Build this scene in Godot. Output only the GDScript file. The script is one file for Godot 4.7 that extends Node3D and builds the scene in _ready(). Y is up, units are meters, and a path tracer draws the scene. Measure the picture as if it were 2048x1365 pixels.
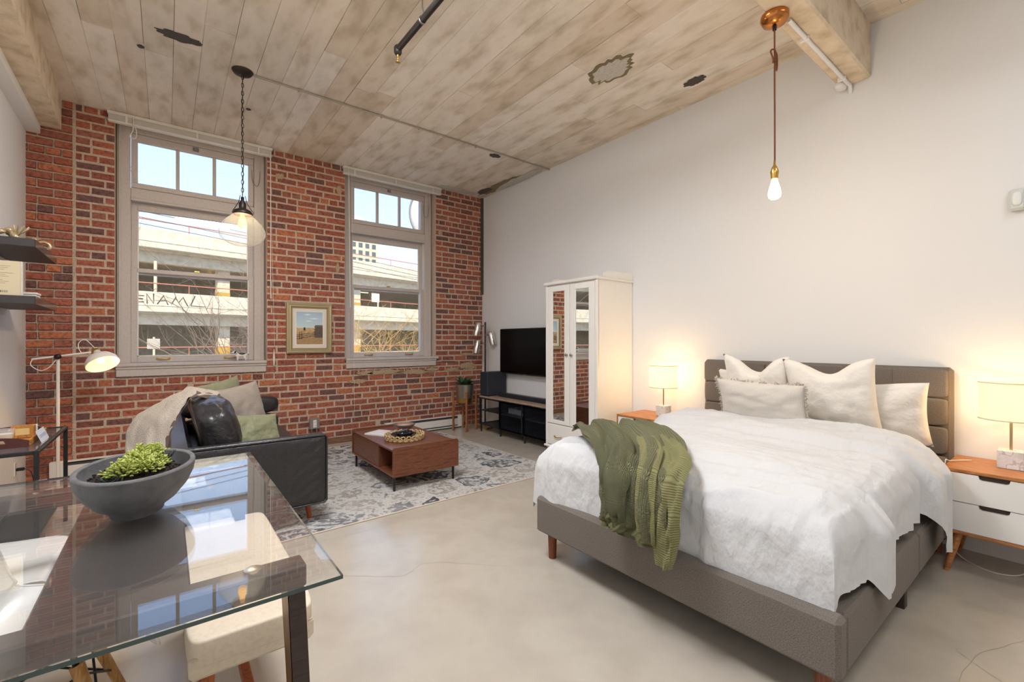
extends Node3D
# Loft studio: brick window wall at z = WA, white wall at x = WB, camera at the origin 1.28 m up.

const WB := 3.891
const WA := -5.773
const CH := 3.5
const CAM := Vector3(0, 1.28, 0)
var M := {}
var names := {}
var rng := RandomNumberGenerator.new()
var fn1 := FastNoiseLite.new()
var fn2 := FastNoiseLite.new()


class MB:
	var st := SurfaceTool.new()
	var uvs := false
	func _init(with_uv := false):
		st.begin(Mesh.PRIMITIVE_TRIANGLES)
		uvs = with_uv
	func v(p: Vector3, uv := Vector2.ZERO):
		if uvs: st.set_uv(uv)
		st.add_vertex(p)
	func tri(a: Vector3, b: Vector3, c: Vector3, s := -1):
		st.set_smooth_group(s)
		v(a); v(c); v(b)
	# a, b, c, d run counter-clockwise seen from outside
	func quad(a: Vector3, b: Vector3, c: Vector3, d: Vector3, s := -1):
		st.set_smooth_group(s)
		v(a); v(c); v(b); v(a); v(d); v(c)
	func quad_uv(a, b, c, d, ua, ub, uc, ud, s := -1):
		st.set_smooth_group(s)
		v(a, ua); v(c, uc); v(b, ub); v(a, ua); v(d, ud); v(c, uc)
	func poly(p: Array, out: Vector3, s := -1):
		var n: Vector3 = (p[1] - p[0]).cross(p[2] - p[0])
		if n.dot(out) < 0: p.reverse()
		for i in range(1, p.size() - 1): tri(p[0], p[i], p[i + 1], s)
	func box(c: Vector3, s: Vector3, b := 0.0, t := Basis()):
		var h := s * 0.5
		b = min(b, min(h.x, min(h.y, h.z)) * 0.9)
		var ax := [Vector3(1, 0, 0), Vector3(0, 1, 0), Vector3(0, 0, 1)]
		for k in 3:
			var k1 := (k + 1) % 3
			var k2 := (k + 2) % 3
			for sg in [-1.0, 1.0]:
				var pts := []
				for q in [[-1, -1], [1, -1], [1, 1], [-1, 1]]:
					pts.append(c + t * (ax[k] * sg * h[k] + ax[k1] * q[0] * (h[k1] - b) + ax[k2] * q[1] * (h[k2] - b)))
				poly(pts, t * (ax[k] * sg))
		if b <= 0: return
		for k in 3:
			var k1 := (k + 1) % 3
			var k2 := (k + 2) % 3
			for s1 in [-1.0, 1.0]:
				for s2 in [-1.0, 1.0]:
					var e = ax[k] * (h[k] - b)
					var p1 = ax[k1] * s1 * h[k1] + ax[k2] * s2 * (h[k2] - b)
					var p2 = ax[k1] * s1 * (h[k1] - b) + ax[k2] * s2 * h[k2]
					poly([c + t * (p1 - e), c + t * (p1 + e), c + t * (p2 + e), c + t * (p2 - e)], t * (ax[k1] * s1 + ax[k2] * s2))
		for sx in [-1.0, 1.0]:
			for sy in [-1.0, 1.0]:
				for sz in [-1.0, 1.0]:
					var a = Vector3(sx * h.x, sy * (h.y - b), sz * (h.z - b))
					var d = Vector3(sx * (h.x - b), sy * h.y, sz * (h.z - b))
					var e = Vector3(sx * (h.x - b), sy * (h.y - b), sz * h.z)
					poly([c + t * a, c + t * d, c + t * e], t * Vector3(sx, sy, sz))
	func span(a: Vector3, b: Vector3, bev := 0.0):   # box from corner to corner
		box((a + b) * 0.5, (b - a).abs(), bev)
	# rounded box: superellipsoid-like soft block, smooth
	func soft(c: Vector3, s: Vector3, e := 0.35, t := Basis(), nu := 28, nv := 16):
		var f := func(x: float, p: float): return sign(x) * pow(abs(x), p)
		grid(nu, nv, func(u, w):
			var th = -PI + TAU * u
			var ph = -PI / 2 + PI * w
			var q = Vector3(f.call(cos(ph), e) * f.call(cos(th), e), f.call(sin(ph), e), f.call(cos(ph), e) * f.call(sin(th), e))
			return c + t * (q * s * 0.5), true)
	func grid(nu: int, nv: int, f: Callable, flip := false, s := 1):
		var pts := []
		for j in nv + 1:
			var row := []
			for i in nu + 1: row.append(f.call(float(i) / nu, float(j) / nv))
			pts.append(row)
		for j in nv:
			for i in nu:
				var a = pts[j][i]; var b = pts[j][i + 1]; var c = pts[j + 1][i + 1]; var d = pts[j + 1][i]
				var ua := Vector2(float(i) / nu, float(j) / nv)
				var ub := Vector2(float(i + 1) / nu, float(j) / nv)
				var uc := Vector2(float(i + 1) / nu, float(j + 1) / nv)
				var ud := Vector2(float(i) / nu, float(j + 1) / nv)
				if flip: quad_uv(a, d, c, b, ua, ud, uc, ub, s)
				else: quad_uv(a, b, c, d, ua, ub, uc, ud, s)
	func tube(path: Array, r, sides := 10, caps := true):
		var n := path.size()
		var rings := []
		var nrm := Vector3.ZERO
		for i in n:
			var d: Vector3 = (path[min(i + 1, n - 1)] - path[max(i - 1, 0)]).normalized()
			if nrm == Vector3.ZERO:
				nrm = d.cross(Vector3(0.3, 1, 0.2) if abs(d.y) < 0.9 else Vector3(1, 0, 0.2)).normalized()
			else:
				nrm = (nrm - d * nrm.dot(d)).normalized()
			var bn := d.cross(nrm)
			var ri: float = r[i] if r is Array else r
			var ring := []
			for k in sides:
				var a := TAU * k / sides
				ring.append(path[i] + (nrm * cos(a) + bn * sin(a)) * ri)
			rings.append(ring)
		for i in n - 1:
			for k in sides:
				var k2 := (k + 1) % sides
				quad(rings[i][k], rings[i][k2], rings[i + 1][k2], rings[i + 1][k], 1)
		if caps:
			poly(rings[0].duplicate(), path[0] - path[1])
			poly(rings[n - 1].duplicate(), path[n - 1] - path[n - 2])
	func rod(a: Vector3, b: Vector3, r, sides := 10):
		tube([a, b], r, sides)
	# profiles: list of [Vector2(radius, height), ...]; each its own smooth group, from bottom outside upwards
	func lathe(profiles: Array, c := Vector3.ZERO, sides := 28, sc := Vector2.ONE, t := Basis()):
		var g := 1
		for p in profiles:
			for i in p.size() - 1:
				for k in sides:
					var a0 := TAU * k / sides
					var a1 := TAU * (k + 1) / sides
					var q := func(pt: Vector2, a: float): return c + t * Vector3(cos(a) * pt.x * sc.x, pt.y, -sin(a) * pt.x * sc.y)
					var A = q.call(p[i], a0); var B = q.call(p[i], a1); var C = q.call(p[i + 1], a1); var D = q.call(p[i + 1], a0)
					if p[i].x < 1e-5: tri(A, C, D, g)
					elif p[i + 1].x < 1e-5: tri(A, B, C, g)
					else: quad(A, B, C, D, g)
			g += 1
	func prism(p: PackedVector2Array, z0: float, z1: float, t := Transform3D(), s := -1):
		if Geometry2D.is_polygon_clockwise(p): p.reverse()
		var idx := Geometry2D.triangulate_polygon(p)
		for i in range(0, idx.size(), 3):
			var q := [p[idx[i]], p[idx[i + 1]], p[idx[i + 2]]]
			poly([t * Vector3(q[0].x, q[0].y, z1), t * Vector3(q[1].x, q[1].y, z1), t * Vector3(q[2].x, q[2].y, z1)], t.basis.z * (z1 - z0))
			poly([t * Vector3(q[0].x, q[0].y, z0), t * Vector3(q[1].x, q[1].y, z0), t * Vector3(q[2].x, q[2].y, z0)], t.basis.z * (z0 - z1))
		for i in p.size():
			var a := p[i]
			var b := p[(i + 1) % p.size()]
			quad(t * Vector3(a.x, a.y, z0), t * Vector3(b.x, b.y, z0), t * Vector3(b.x, b.y, z1), t * Vector3(a.x, a.y, z1), s)
	func done() -> ArrayMesh:
		st.generate_normals()
		return st.commit()


func numbered(n: String) -> String:
	names[n] = names.get(n, -1) + 1
	return n if names[n] == 0 else "%s_%03d" % [n, names[n]]


func tag(o, label := "", category := "", group := "", kind := ""):
	if label: o.set_meta("label", label)
	if category: o.set_meta("category", category)
	if group: o.set_meta("group", group)
	if kind: o.set_meta("kind", kind)
	return o


func thing(called: String, label: String, category: String, at := Vector3.ZERO, turn := 0.0, group := "") -> Node3D:
	var o := Node3D.new()
	o.name = numbered(called)
	add_child(o)
	o.position = at
	o.rotation.y = turn
	return tag(o, label, category, group)


func put(called: String, mesh, m: Material, parent: Node = null) -> MeshInstance3D:
	var o := MeshInstance3D.new()
	o.mesh = mesh.done() if mesh is MB else mesh
	o.material_override = m
	o.cast_shadow = GeometryInstance3D.SHADOW_CASTING_SETTING_ON
	if parent:
		o.name = called
		parent.add_child(o, true)
	else:
		o.name = numbered(called)
		add_child(o)
	return o


func structure(called: String, mesh, m: Material) -> MeshInstance3D:
	var o := put(called, mesh, m)
	o.set_meta("kind", "structure")
	return o


func sbox(a: Vector3, b: Vector3, bev := 0.0) -> MB:
	var mb := MB.new()
	mb.span(a, b, bev)
	return mb


func cbox(c: Vector3, s: Vector3, bev := 0.0, t := Basis()) -> MB:
	var mb := MB.new()
	mb.box(c, s, bev, t)
	return mb


func rod(a: Vector3, b: Vector3, r, sides := 10) -> MB:
	var mb := MB.new()
	mb.tube([a, b], r, sides)
	return mb


func tube(path: Array, r, sides := 10) -> MB:
	var mb := MB.new()
	mb.tube(path, r, sides)
	return mb


func lathe(profiles: Array, c := Vector3.ZERO, sides := 28, sc := Vector2.ONE, t := Basis()) -> MB:
	var mb := MB.new()
	mb.lathe(profiles, c, sides, sc, t)
	return mb


func soft(c: Vector3, s: Vector3, e := 0.35, t := Basis()) -> MB:
	var mb := MB.new()
	mb.soft(c, s, e, t)
	return mb


func smooth_path(pts: Array, per := 6) -> Array:   # Catmull-Rom
	var out := []
	for i in pts.size() - 1:
		var p0 = pts[max(i - 1, 0)]; var p1 = pts[i]; var p2 = pts[i + 1]; var p3 = pts[min(i + 2, pts.size() - 1)]
		for k in per:
			var t := float(k) / per
			out.append(p1.cubic_interpolate(p2, p0, p3, t))
	out.append(pts[-1])
	return out


func noise(sd: int, freq: float, stops: Array, oct := 4, kind := FastNoiseLite.TYPE_SIMPLEX_SMOOTH, size := 512) -> NoiseTexture2D:
	var n := FastNoiseLite.new()
	n.seed = sd
	n.noise_type = kind
	n.frequency = freq
	n.fractal_octaves = oct
	if kind == FastNoiseLite.TYPE_CELLULAR: n.fractal_type = FastNoiseLite.FRACTAL_NONE
	var t := NoiseTexture2D.new()
	t.width = size
	t.height = size
	t.seamless = true
	t.noise = n
	var g := Gradient.new()
	var offs := PackedFloat32Array()
	var cols := PackedColorArray()
	for s in stops:
		offs.append(s[0])
		cols.append(s[1] if s[1] is Color else Color(s[1], s[1], s[1]))
	g.offsets = offs
	g.colors = cols
	t.color_ramp = g
	return t


func mat(col: Color, rough := 0.6, o := {}) -> StandardMaterial3D:
	var m := StandardMaterial3D.new()
	m.albedo_color = col
	m.roughness = rough
	m.metallic = o.get("metal", 0.0)
	m.metallic_specular = o.get("spec", 0.5)
	if o.has("tex"):
		m.albedo_texture = o.tex
	if o.has("bump"):
		m.heightmap_enabled = true
		m.heightmap_texture = o.bump
		m.heightmap_scale = o.get("depth", 0.2)
	if o.has("scale"):
		m.uv1_triplanar = true
		m.uv1_world_triplanar = o.get("world", true)
		m.uv1_scale = o.scale
		m.uv1_triplanar_sharpness = 4.0
	if o.has("uvscale"): m.uv1_scale = o.uvscale
	if o.has("detail"):
		m.detail_enabled = true
		m.detail_albedo = o.detail
		m.detail_blend_mode = BaseMaterial3D.BLEND_MODE_MUL
	if o.has("rough_tex"): m.roughness_texture = o.rough_tex
	if o.has("sheen"):
		m.rim_enabled = true
		m.rim = o.sheen
		m.rim_tint = 0.5
	if o.has("back"):
		m.backlight_enabled = true
		m.backlight = o.back
	if o.has("coat"):
		m.clearcoat_enabled = true
		m.clearcoat = o.coat
		m.clearcoat_roughness = o.get("coat_rough", 0.1)
	if o.has("alpha"):
		m.transparency = BaseMaterial3D.TRANSPARENCY_ALPHA
		m.albedo_color.a = o.alpha
	if o.has("glow"):
		m.emission_enabled = true
		m.emission = o.get("glow_color", col)
		m.emission_energy_multiplier = o.glow
	return m


func rgb(r: float, g: float, b: float) -> Color:
	return Color(r / 255.0, g / 255.0, b / 255.0)


func lamp(parent: Node, called: String, at: Vector3, col: Color, energy: float, size := 0.03) -> OmniLight3D:
	var l := OmniLight3D.new()
	l.name = called
	l.light_color = col
	l.light_energy = energy
	l.light_size = size
	l.omni_range = 20.0
	l.omni_attenuation = 2.0
	l.shadow_enabled = true
	parent.add_child(l, true)
	l.position = at
	return l


func _ready():
	rng.seed = 7
	fn1.seed = 11
	fn1.noise_type = FastNoiseLite.TYPE_SIMPLEX_SMOOTH
	fn1.frequency = 1.0
	fn1.fractal_octaves = 3
	fn2.seed = 29
	fn2.noise_type = FastNoiseLite.TYPE_SIMPLEX_SMOOTH
	fn2.frequency = 1.0
	fn2.fractal_type = FastNoiseLite.FRACTAL_RIDGED
	fn2.fractal_octaves = 3
	view_and_light()
	materials()
	shell()
	brick_wall()
	windows()
	ceiling_things()
	outdoors()
	bed()
	bedside()
	wardrobe()
	media_corner()
	living()
	sofa()
	dining()
	left_side()
	wall_things()


func view_and_light():
	var cam := Camera3D.new()
	cam.name = "camera"
	add_child(cam)
	cam.position = CAM
	cam.rotation_degrees.y = -37.76
	cam.fov = 74.78
	cam.near = 0.05
	cam.far = 400.0
	cam.current = true
	var env := Environment.new()
	env.background_mode = Environment.BG_SKY
	var sky := Sky.new()
	var sm := ProceduralSkyMaterial.new()
	sm.sky_top_color = Color(0.46, 0.68, 0.97)
	sm.sky_horizon_color = Color(0.89, 0.945, 1.0)
	sm.sky_curve = 0.30
	sm.sky_energy_multiplier = 1.3
	sm.ground_bottom_color = Color(0.45, 0.43, 0.40)
	sm.ground_horizon_color = Color(0.62, 0.60, 0.56)
	sm.sun_angle_max = 3.0
	sky.sky_material = sm
	env.sky = sky
	env.tonemap_mode = Environment.TONE_MAPPER_LINEAR
	env.tonemap_exposure = 1.03
	env.sdfgi_enabled = true
	env.ssao_enabled = true
	env.ssil_enabled = true
	var we := WorldEnvironment.new()
	we.name = "world"
	we.environment = env
	add_child(we)
	var sun := DirectionalLight3D.new()
	sun.name = "sun"
	sun.light_color = Color(1.0, 0.92, 0.76)
	sun.light_energy = 1.5
	sun.light_angular_distance = 0.6
	sun.shadow_enabled = true
	add_child(sun)
	sun.look_at_from_position(Vector3(-14, 42, 20), Vector3(2, 0, -27))
	# added fill panels, out of view above and behind the camera, brightening the room
	for q in [[Vector3(0.55, CH - 0.03, -2.2), 8.5], [Vector3(0.3, CH - 0.03, 0.7), 3.0], [Vector3(2.5, CH - 0.03, 0.7), 1.2]]:
		var f := thing("added_fill_panel", "added square white fill light panel, out of view on the concrete ceiling", "light", q[0], 0.0, "added fill panels")
		put("housing", sbox(Vector3(-0.47, 0.0, -0.47), Vector3(0.47, 0.022, 0.47), 0.005), mat(rgb(235, 235, 232), 0.5), f)
		put("fill_diffuser", sbox(Vector3(-0.44, -0.008, -0.44), Vector3(0.44, 0.0, 0.44)), mat(rgb(255, 250, 242), 0.5, {"glow": 1.5}), f)
		var l := AreaLight3D.new()
		l.name = "fill_glow"
		l.area_size = Vector2(0.85, 0.85)
		l.light_color = Color(0.98, 0.985, 1.0)
		l.light_energy = q[1]
		l.shadow_enabled = true
		f.add_child(l)
		l.position = Vector3(0, -0.012, 0)
		l.rotation_degrees.x = -90


func materials():
	var grain := noise(3, 0.02, [[0.0, 0.84], [0.45, 0.95], [1.0, 1.0]], 5)
	var fine := noise(5, 0.09, [[0.0, 0.93], [0.5, 0.98], [1.0, 1.0]], 4)
	var blot := noise(8, 0.012, [[0.0, 0.80], [0.35, 0.92], [0.6, 0.99], [1.0, 1.0]], 5)
	var relief := noise(9, 0.03, [[0.0, 0.0], [1.0, 1.0]], 5)
	var relief_fine := noise(10, 0.15, [[0.0, 0.0], [1.0, 1.0]], 3)
	M.grain = grain; M.fine = fine; M.blot = blot; M.relief = relief; M.relief_fine = relief_fine
	# brick: mottled fired clay with lime smears
	var clay := noise(21, 0.02, [[0.0, 0.66], [0.3, 0.86], [0.55, 0.96], [0.75, 1.0], [1.0, 0.94]], 5)
	M.bricks = []
	for c in [rgb(172, 106, 88), rgb(184, 110, 88), rgb(160, 98, 84), rgb(142, 91, 82), rgb(198, 124, 92), rgb(130, 94, 90), rgb(172, 100, 82), rgb(172, 112, 97)]:
		M.bricks.append(mat(c, 0.9, {"tex": clay, "scale": Vector3(2.2, 2.2, 2.2), "bump": relief, "depth": 0.5, "spec": 0.3}))
	M.mortar = mat(rgb(212, 192, 172), 0.95, {"tex": grain, "scale": Vector3(3, 3, 3), "bump": relief, "depth": 0.6, "spec": 0.2})
	# concrete of the ceiling: form boards leave grain along z
	var board := noise(31, 0.012, [[0.0, Color(0.84, 0.80, 0.75)], [0.3, Color(0.93, 0.91, 0.88)], [0.5, Color(0.975, 0.96, 0.945)], [0.75, Color(1.0, 0.99, 0.98)], [1.0, Color(0.95, 0.92, 0.88)]], 6)
	var board2 := noise(32, 0.03, [[0.0, 0.70], [0.4, 0.95], [1.0, 1.0]], 5)
	M.boards = []
	for c in [rgb(233, 227, 217), rgb(225, 217, 205), rgb(236, 231, 223), rgb(229, 220, 208), rgb(220, 210, 195)]:
		M.boards.append(mat(c, 0.9, {"tex": board, "scale": Vector3(0.9, 0.9, 0.35), "bump": board2, "depth": 0.25, "spec": 0.25}))
	M.joint = mat(rgb(178, 165, 148), 0.95, {"tex": grain, "scale": Vector3(1, 1, 1)})
	M.beam = mat(rgb(224, 212, 192), 0.92, {"tex": board, "scale": Vector3(0.8, 0.8, 0.8), "bump": relief, "depth": 0.8, "spec": 0.25})
	M.stain = mat(rgb(92, 86, 80), 0.95, {"tex": grain, "scale": Vector3(6, 6, 6), "bump": relief, "depth": 0.6})
	M.patch = mat(rgb(205, 200, 190), 0.95, {"tex": grain, "scale": Vector3(4, 4, 4)})
	M.patch_rim = mat(rgb(136, 122, 92), 0.95, {"tex": grain, "scale": Vector3(9, 9, 9)})
	M.plaster = mat(rgb(205, 180, 148), 0.95, {"tex": grain, "scale": Vector3(5, 5, 5), "bump": relief, "depth": 0.8})
	M.paint = mat(rgb(229, 230, 231), 0.7, {"bump": relief, "scale": Vector3(0.8, 0.8, 0.8), "depth": 0.06, "spec": 0.35})
	var conc := noise(41, 0.008, [[0.0, Color(0.95, 0.945, 0.93)], [0.4, Color(0.98, 0.975, 0.97)], [0.7, Color(1, 1, 0.99)], [1.0, Color(0.97, 0.965, 0.95)]], 6)
	var speck := noise(42, 0.22, [[0.0, 0.55], [0.16, 0.9], [0.3, 1.0], [1.0, 1.0]], 2)
	M.floor = mat(rgb(191, 183, 171), 0.2, {"tex": conc, "scale": Vector3(0.7, 0.7, 0.7), "bump": noise(43, 0.02, [[0.0, 0.0], [1.0, 1.0]], 3), "depth": 0.03, "spec": 0.5})
	M.crack = mat(rgb(152, 144, 132), 0.9)
	M.trim = mat(rgb(206, 196, 190), 0.45, {"tex": fine, "scale": Vector3(0.8, 0.8, 0.8)})
	M.white_trim = mat(rgb(232, 229, 224), 0.4)
	M.blind = mat(rgb(228, 224, 218), 0.4)
	M.glass = mat(Color(1, 1, 1), 0.0, {"alpha": 0.01})
	M.brass = mat(rgb(206, 168, 92), 0.3, {"metal": 1.0})
	M.copper = mat(rgb(196, 128, 70), 0.22, {"metal": 1.0})
	M.chrome = mat(rgb(222, 218, 212), 0.18, {"metal": 1.0})
	M.steel = mat(rgb(170, 168, 165), 0.35, {"metal": 1.0})
	M.bronze = mat(rgb(62, 54, 50), 0.4, {"metal": 0.7})
	M.black_metal = mat(rgb(42, 42, 44), 0.5, {"metal": 0.3})
	M.dark_steel = mat(rgb(46, 50, 58), 0.45, {"metal": 0.5})
	M.conduit = mat(rgb(176, 166, 152), 0.5, {"metal": 0.3})
	M.black_pipe = mat(rgb(38, 34, 33), 0.45)
	# woods: grain runs along the axis with the small scale
	var woodt := noise(51, 0.018, [[0.0, Color(0.62, 0.56, 0.50)], [0.35, Color(0.84, 0.80, 0.76)], [0.5, Color(1, 1, 1)], [0.65, Color(0.86, 0.82, 0.78)], [1.0, Color(0.98, 0.97, 0.95)]], 5)
	M.woodt = woodt
	M.walnut = mat(rgb(126, 78, 56), 0.3, {"tex": woodt, "scale": Vector3(0.5, 6, 6)})
	M.walnut_z = mat(rgb(126, 78, 56), 0.3, {"tex": woodt, "scale": Vector3(6, 6, 0.5)})
	M.oak = mat(rgb(196, 132, 78), 0.42, {"tex": woodt, "scale": Vector3(5, 5, 0.5)})
	M.leg_wood = mat(rgb(138, 74, 44), 0.4, {"tex": woodt, "scale": Vector3(8, 0.7, 8)})
	M.teak = mat(rgb(178, 96, 48), 0.42, {"tex": woodt, "scale": Vector3(8, 0.7, 8)})
	M.stand_wood = mat(rgb(176, 118, 78), 0.5, {"tex": woodt, "scale": Vector3(8, 0.7, 8)})
	M.light_wood = mat(rgb(186, 166, 146), 0.5, {"tex": woodt, "scale": Vector3(6, 6, 0.5)})
	M.tan_wood = mat(rgb(204, 158, 96), 0.45, {"tex": woodt, "scale": Vector3(8, 0.8, 8)})
	M.espresso = mat(rgb(58, 44, 42), 0.3, {"tex": woodt, "scale": Vector3(0.6, 6, 6)})
	M.shelf_dark = mat(rgb(66, 62, 62), 0.5, {"tex": fine, "scale": Vector3(2, 2, 2)})
	# cloth
	var weave := noise(61, 0.35, [[0.0, 0.55], [0.5, 0.85], [1.0, 1.0]], 2)
	M.weave = weave
	M.grey_cloth = mat(rgb(142, 133, 125), 0.95, {"tex": weave, "scale": Vector3(1.3, 1.3, 1.3), "bump": weave, "depth": 0.2, "sheen": 0.3, "spec": 0.2})
	M.brown_cloth = M.grey_cloth
	var crease := noise(62, 0.006, [[0.0, 0.0], [1.0, 1.0]], 5)
	M.linen = mat(rgb(213, 214, 216), 0.9, {"bump": crease, "scale": Vector3(1.6, 1.6, 3.0), "depth": 1.0, "sheen": 0.2, "spec": 0.2})
	M.sheet = mat(rgb(236, 234, 232), 0.9, {"bump": crease, "scale": Vector3(2, 2, 2), "depth": 1.2, "spec": 0.2})
	M.pillow = mat(rgb(238, 234, 227), 0.9, {"bump": crease, "scale": Vector3(1.5, 1.5, 1.5), "depth": 1.0, "sheen": 0.2, "spec": 0.2})
	M.lumbar = mat(rgb(222, 216, 208), 0.95, {"bump": weave, "tex": fine, "scale": Vector3(2.0, 2.0, 2.0), "depth": 0.25, "sheen": 0.4, "spec": 0.1})
	M.fringe = mat(rgb(196, 190, 178), 0.95)
	M.leather = mat(rgb(46, 44, 46), 0.33, {"tex": fine, "scale": Vector3(2, 2, 2), "bump": noise(63, 0.03, [[0.0, 0.0], [1.0, 1.0]], 4), "depth": 0.25, "spec": 0.5})
	M.cream_leather = mat(rgb(226, 212, 190), 0.5, {"tex": fine, "scale": Vector3(1.2, 1.2, 1.2), "bump": noise(64, 0.02, [[0.0, 0.0], [1.0, 1.0]], 3), "depth": 0.06})
	M.sage = mat(rgb(132, 134, 104), 0.6, {"bump": crease, "scale": Vector3(3, 3, 3), "depth": 1.0, "sheen": 0.6})
	M.knit_beige = mat(rgb(190, 178, 166), 0.95, {"tex": weave, "scale": Vector3(1.1, 1.1, 1.1), "bump": weave, "depth": 0.7, "sheen": 0.3})
	M.fleece = mat(rgb(220, 206, 190), 0.98, {"tex": weave, "scale": Vector3(0.8, 0.8, 0.8), "bump": weave, "depth": 0.9, "sheen": 0.4})
	M.knit_green = knit_material()
	M.rib_green = rib_material()
	M.soil = mat(rgb(64, 46, 38), 0.95, {"tex": weave, "scale": Vector3(4, 4, 4), "bump": weave, "depth": 1.5})
	M.succulent = mat(rgb(166, 176, 84), 0.55, {"sheen": 0.3})
	M.succulent_dark = mat(rgb(52, 66, 52), 0.5)
	M.leaf = mat(rgb(58, 92, 62), 0.4, {"back": rgb(50, 80, 40)})
	M.stoneware = mat(rgb(98, 98, 100), 0.75, {"tex": blot, "scale": Vector3(2.5, 2.5, 2.5), "bump": relief_fine, "depth": 0.1})
	M.marble = mat(rgb(236, 234, 234), 0.25, {"tex": noise(71, 0.01, [[0.0, 0.82], [0.45, 0.98], [0.52, 0.80], [0.58, 1.0], [1.0, 0.94]], 6), "scale": Vector3(1.4, 1.4, 1.4)})
	M.shade = mat(rgb(255, 246, 226), 0.9, {"back": rgb(255, 240, 205), "glow": 0.16, "glow_color": rgb(255, 226, 170)})
	M.lacquer = mat(rgb(238, 236, 233), 0.35)
	M.wardrobe = mat(rgb(240, 238, 233), 0.4)
	M.mirror = mat(rgb(236, 238, 238), 0.01, {"metal": 1.0})
	M.plastic_white = mat(rgb(240, 238, 234), 0.25)
	M.tv = mat(rgb(6, 6, 7), 0.18, {"spec": 0.25})
	M.tv_edge = mat(rgb(24, 24, 26), 0.4)
	M.sub = mat(rgb(44, 47, 56), 0.6, {"bump": relief_fine, "scale": Vector3(2, 2, 2), "depth": 0.1})
	M.straw = mat(rgb(214, 188, 144), 0.85, {"tex": woodt, "scale": Vector3(16, 16, 16)})
	M.clay_bowl = mat(rgb(146, 116, 98), 0.7, {"tex": blot, "scale": Vector3(4, 4, 4)})
	M.clay_inside = mat(rgb(206, 186, 164), 0.6)
	M.black_gloss = mat(rgb(18, 18, 20), 0.12)
	M.silver_pot = mat(rgb(176, 170, 156), 0.3, {"metal": 0.9})
	M.cream_wall = mat(rgb(242, 230, 204), 0.9, {"tex": grain, "scale": Vector3(0.25, 0.25, 0.25)})
	M.cord_white = mat(rgb(232, 228, 222), 0.5)


func knit_material() -> StandardMaterial3D:
	# chain stitch columns: v-shaped loops
	var s := 128
	var im := Image.create(s, s, false, Image.FORMAT_RGBA8)
	var hm := Image.create(s, s, false, Image.FORMAT_RGBA8)
	for y in s:
		for x in s:
			var u := fmod(x / 32.0, 1.0)
			var w := fmod(y / 16.0 + abs(u - 0.5) * 1.4, 1.0)
			var h: float = sin(PI * w) * pow(abs(sin(PI * fmod(u * 2.0, 1.0))), 0.5)
			var k := 0.74 + 0.26 * h  # shade between the loops put into the colour, following the relief
			im.set_pixel(x, y, Color(k, k, k))
			hm.set_pixel(x, y, Color(h, h, h))
	var m := mat(rgb(146, 146, 112), 0.95, {"tex": ImageTexture.create_from_image(im), "bump": ImageTexture.create_from_image(hm), "depth": 0.6, "sheen": 0.4, "spec": 0.1, "uvscale": Vector3(7, 18, 1)})
	return m


func rib_material() -> StandardMaterial3D:
	var im := Image.create(16, 64, false, Image.FORMAT_RGBA8)
	for y in 64:
		for x in 16:
			var h: float = pow(abs(sin(PI * y / 16.0)), 0.6)
			var k := 0.70 + 0.30 * h  # grooves between ribs darkened in the colour, as shade would
			im.set_pixel(x, y, Color(k, k, k))
	var t := ImageTexture.create_from_image(im)
	return mat(rgb(140, 138, 98), 0.95, {"tex": t, "bump": t, "depth": 0.6, "sheen": 0.4, "spec": 0.1, "uvscale": Vector3(1, 18, 1)})


func left_x(z: float) -> float:   # the left wall is a little out of square
	return -0.983 + 0.0222 * (z - WA)


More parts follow.
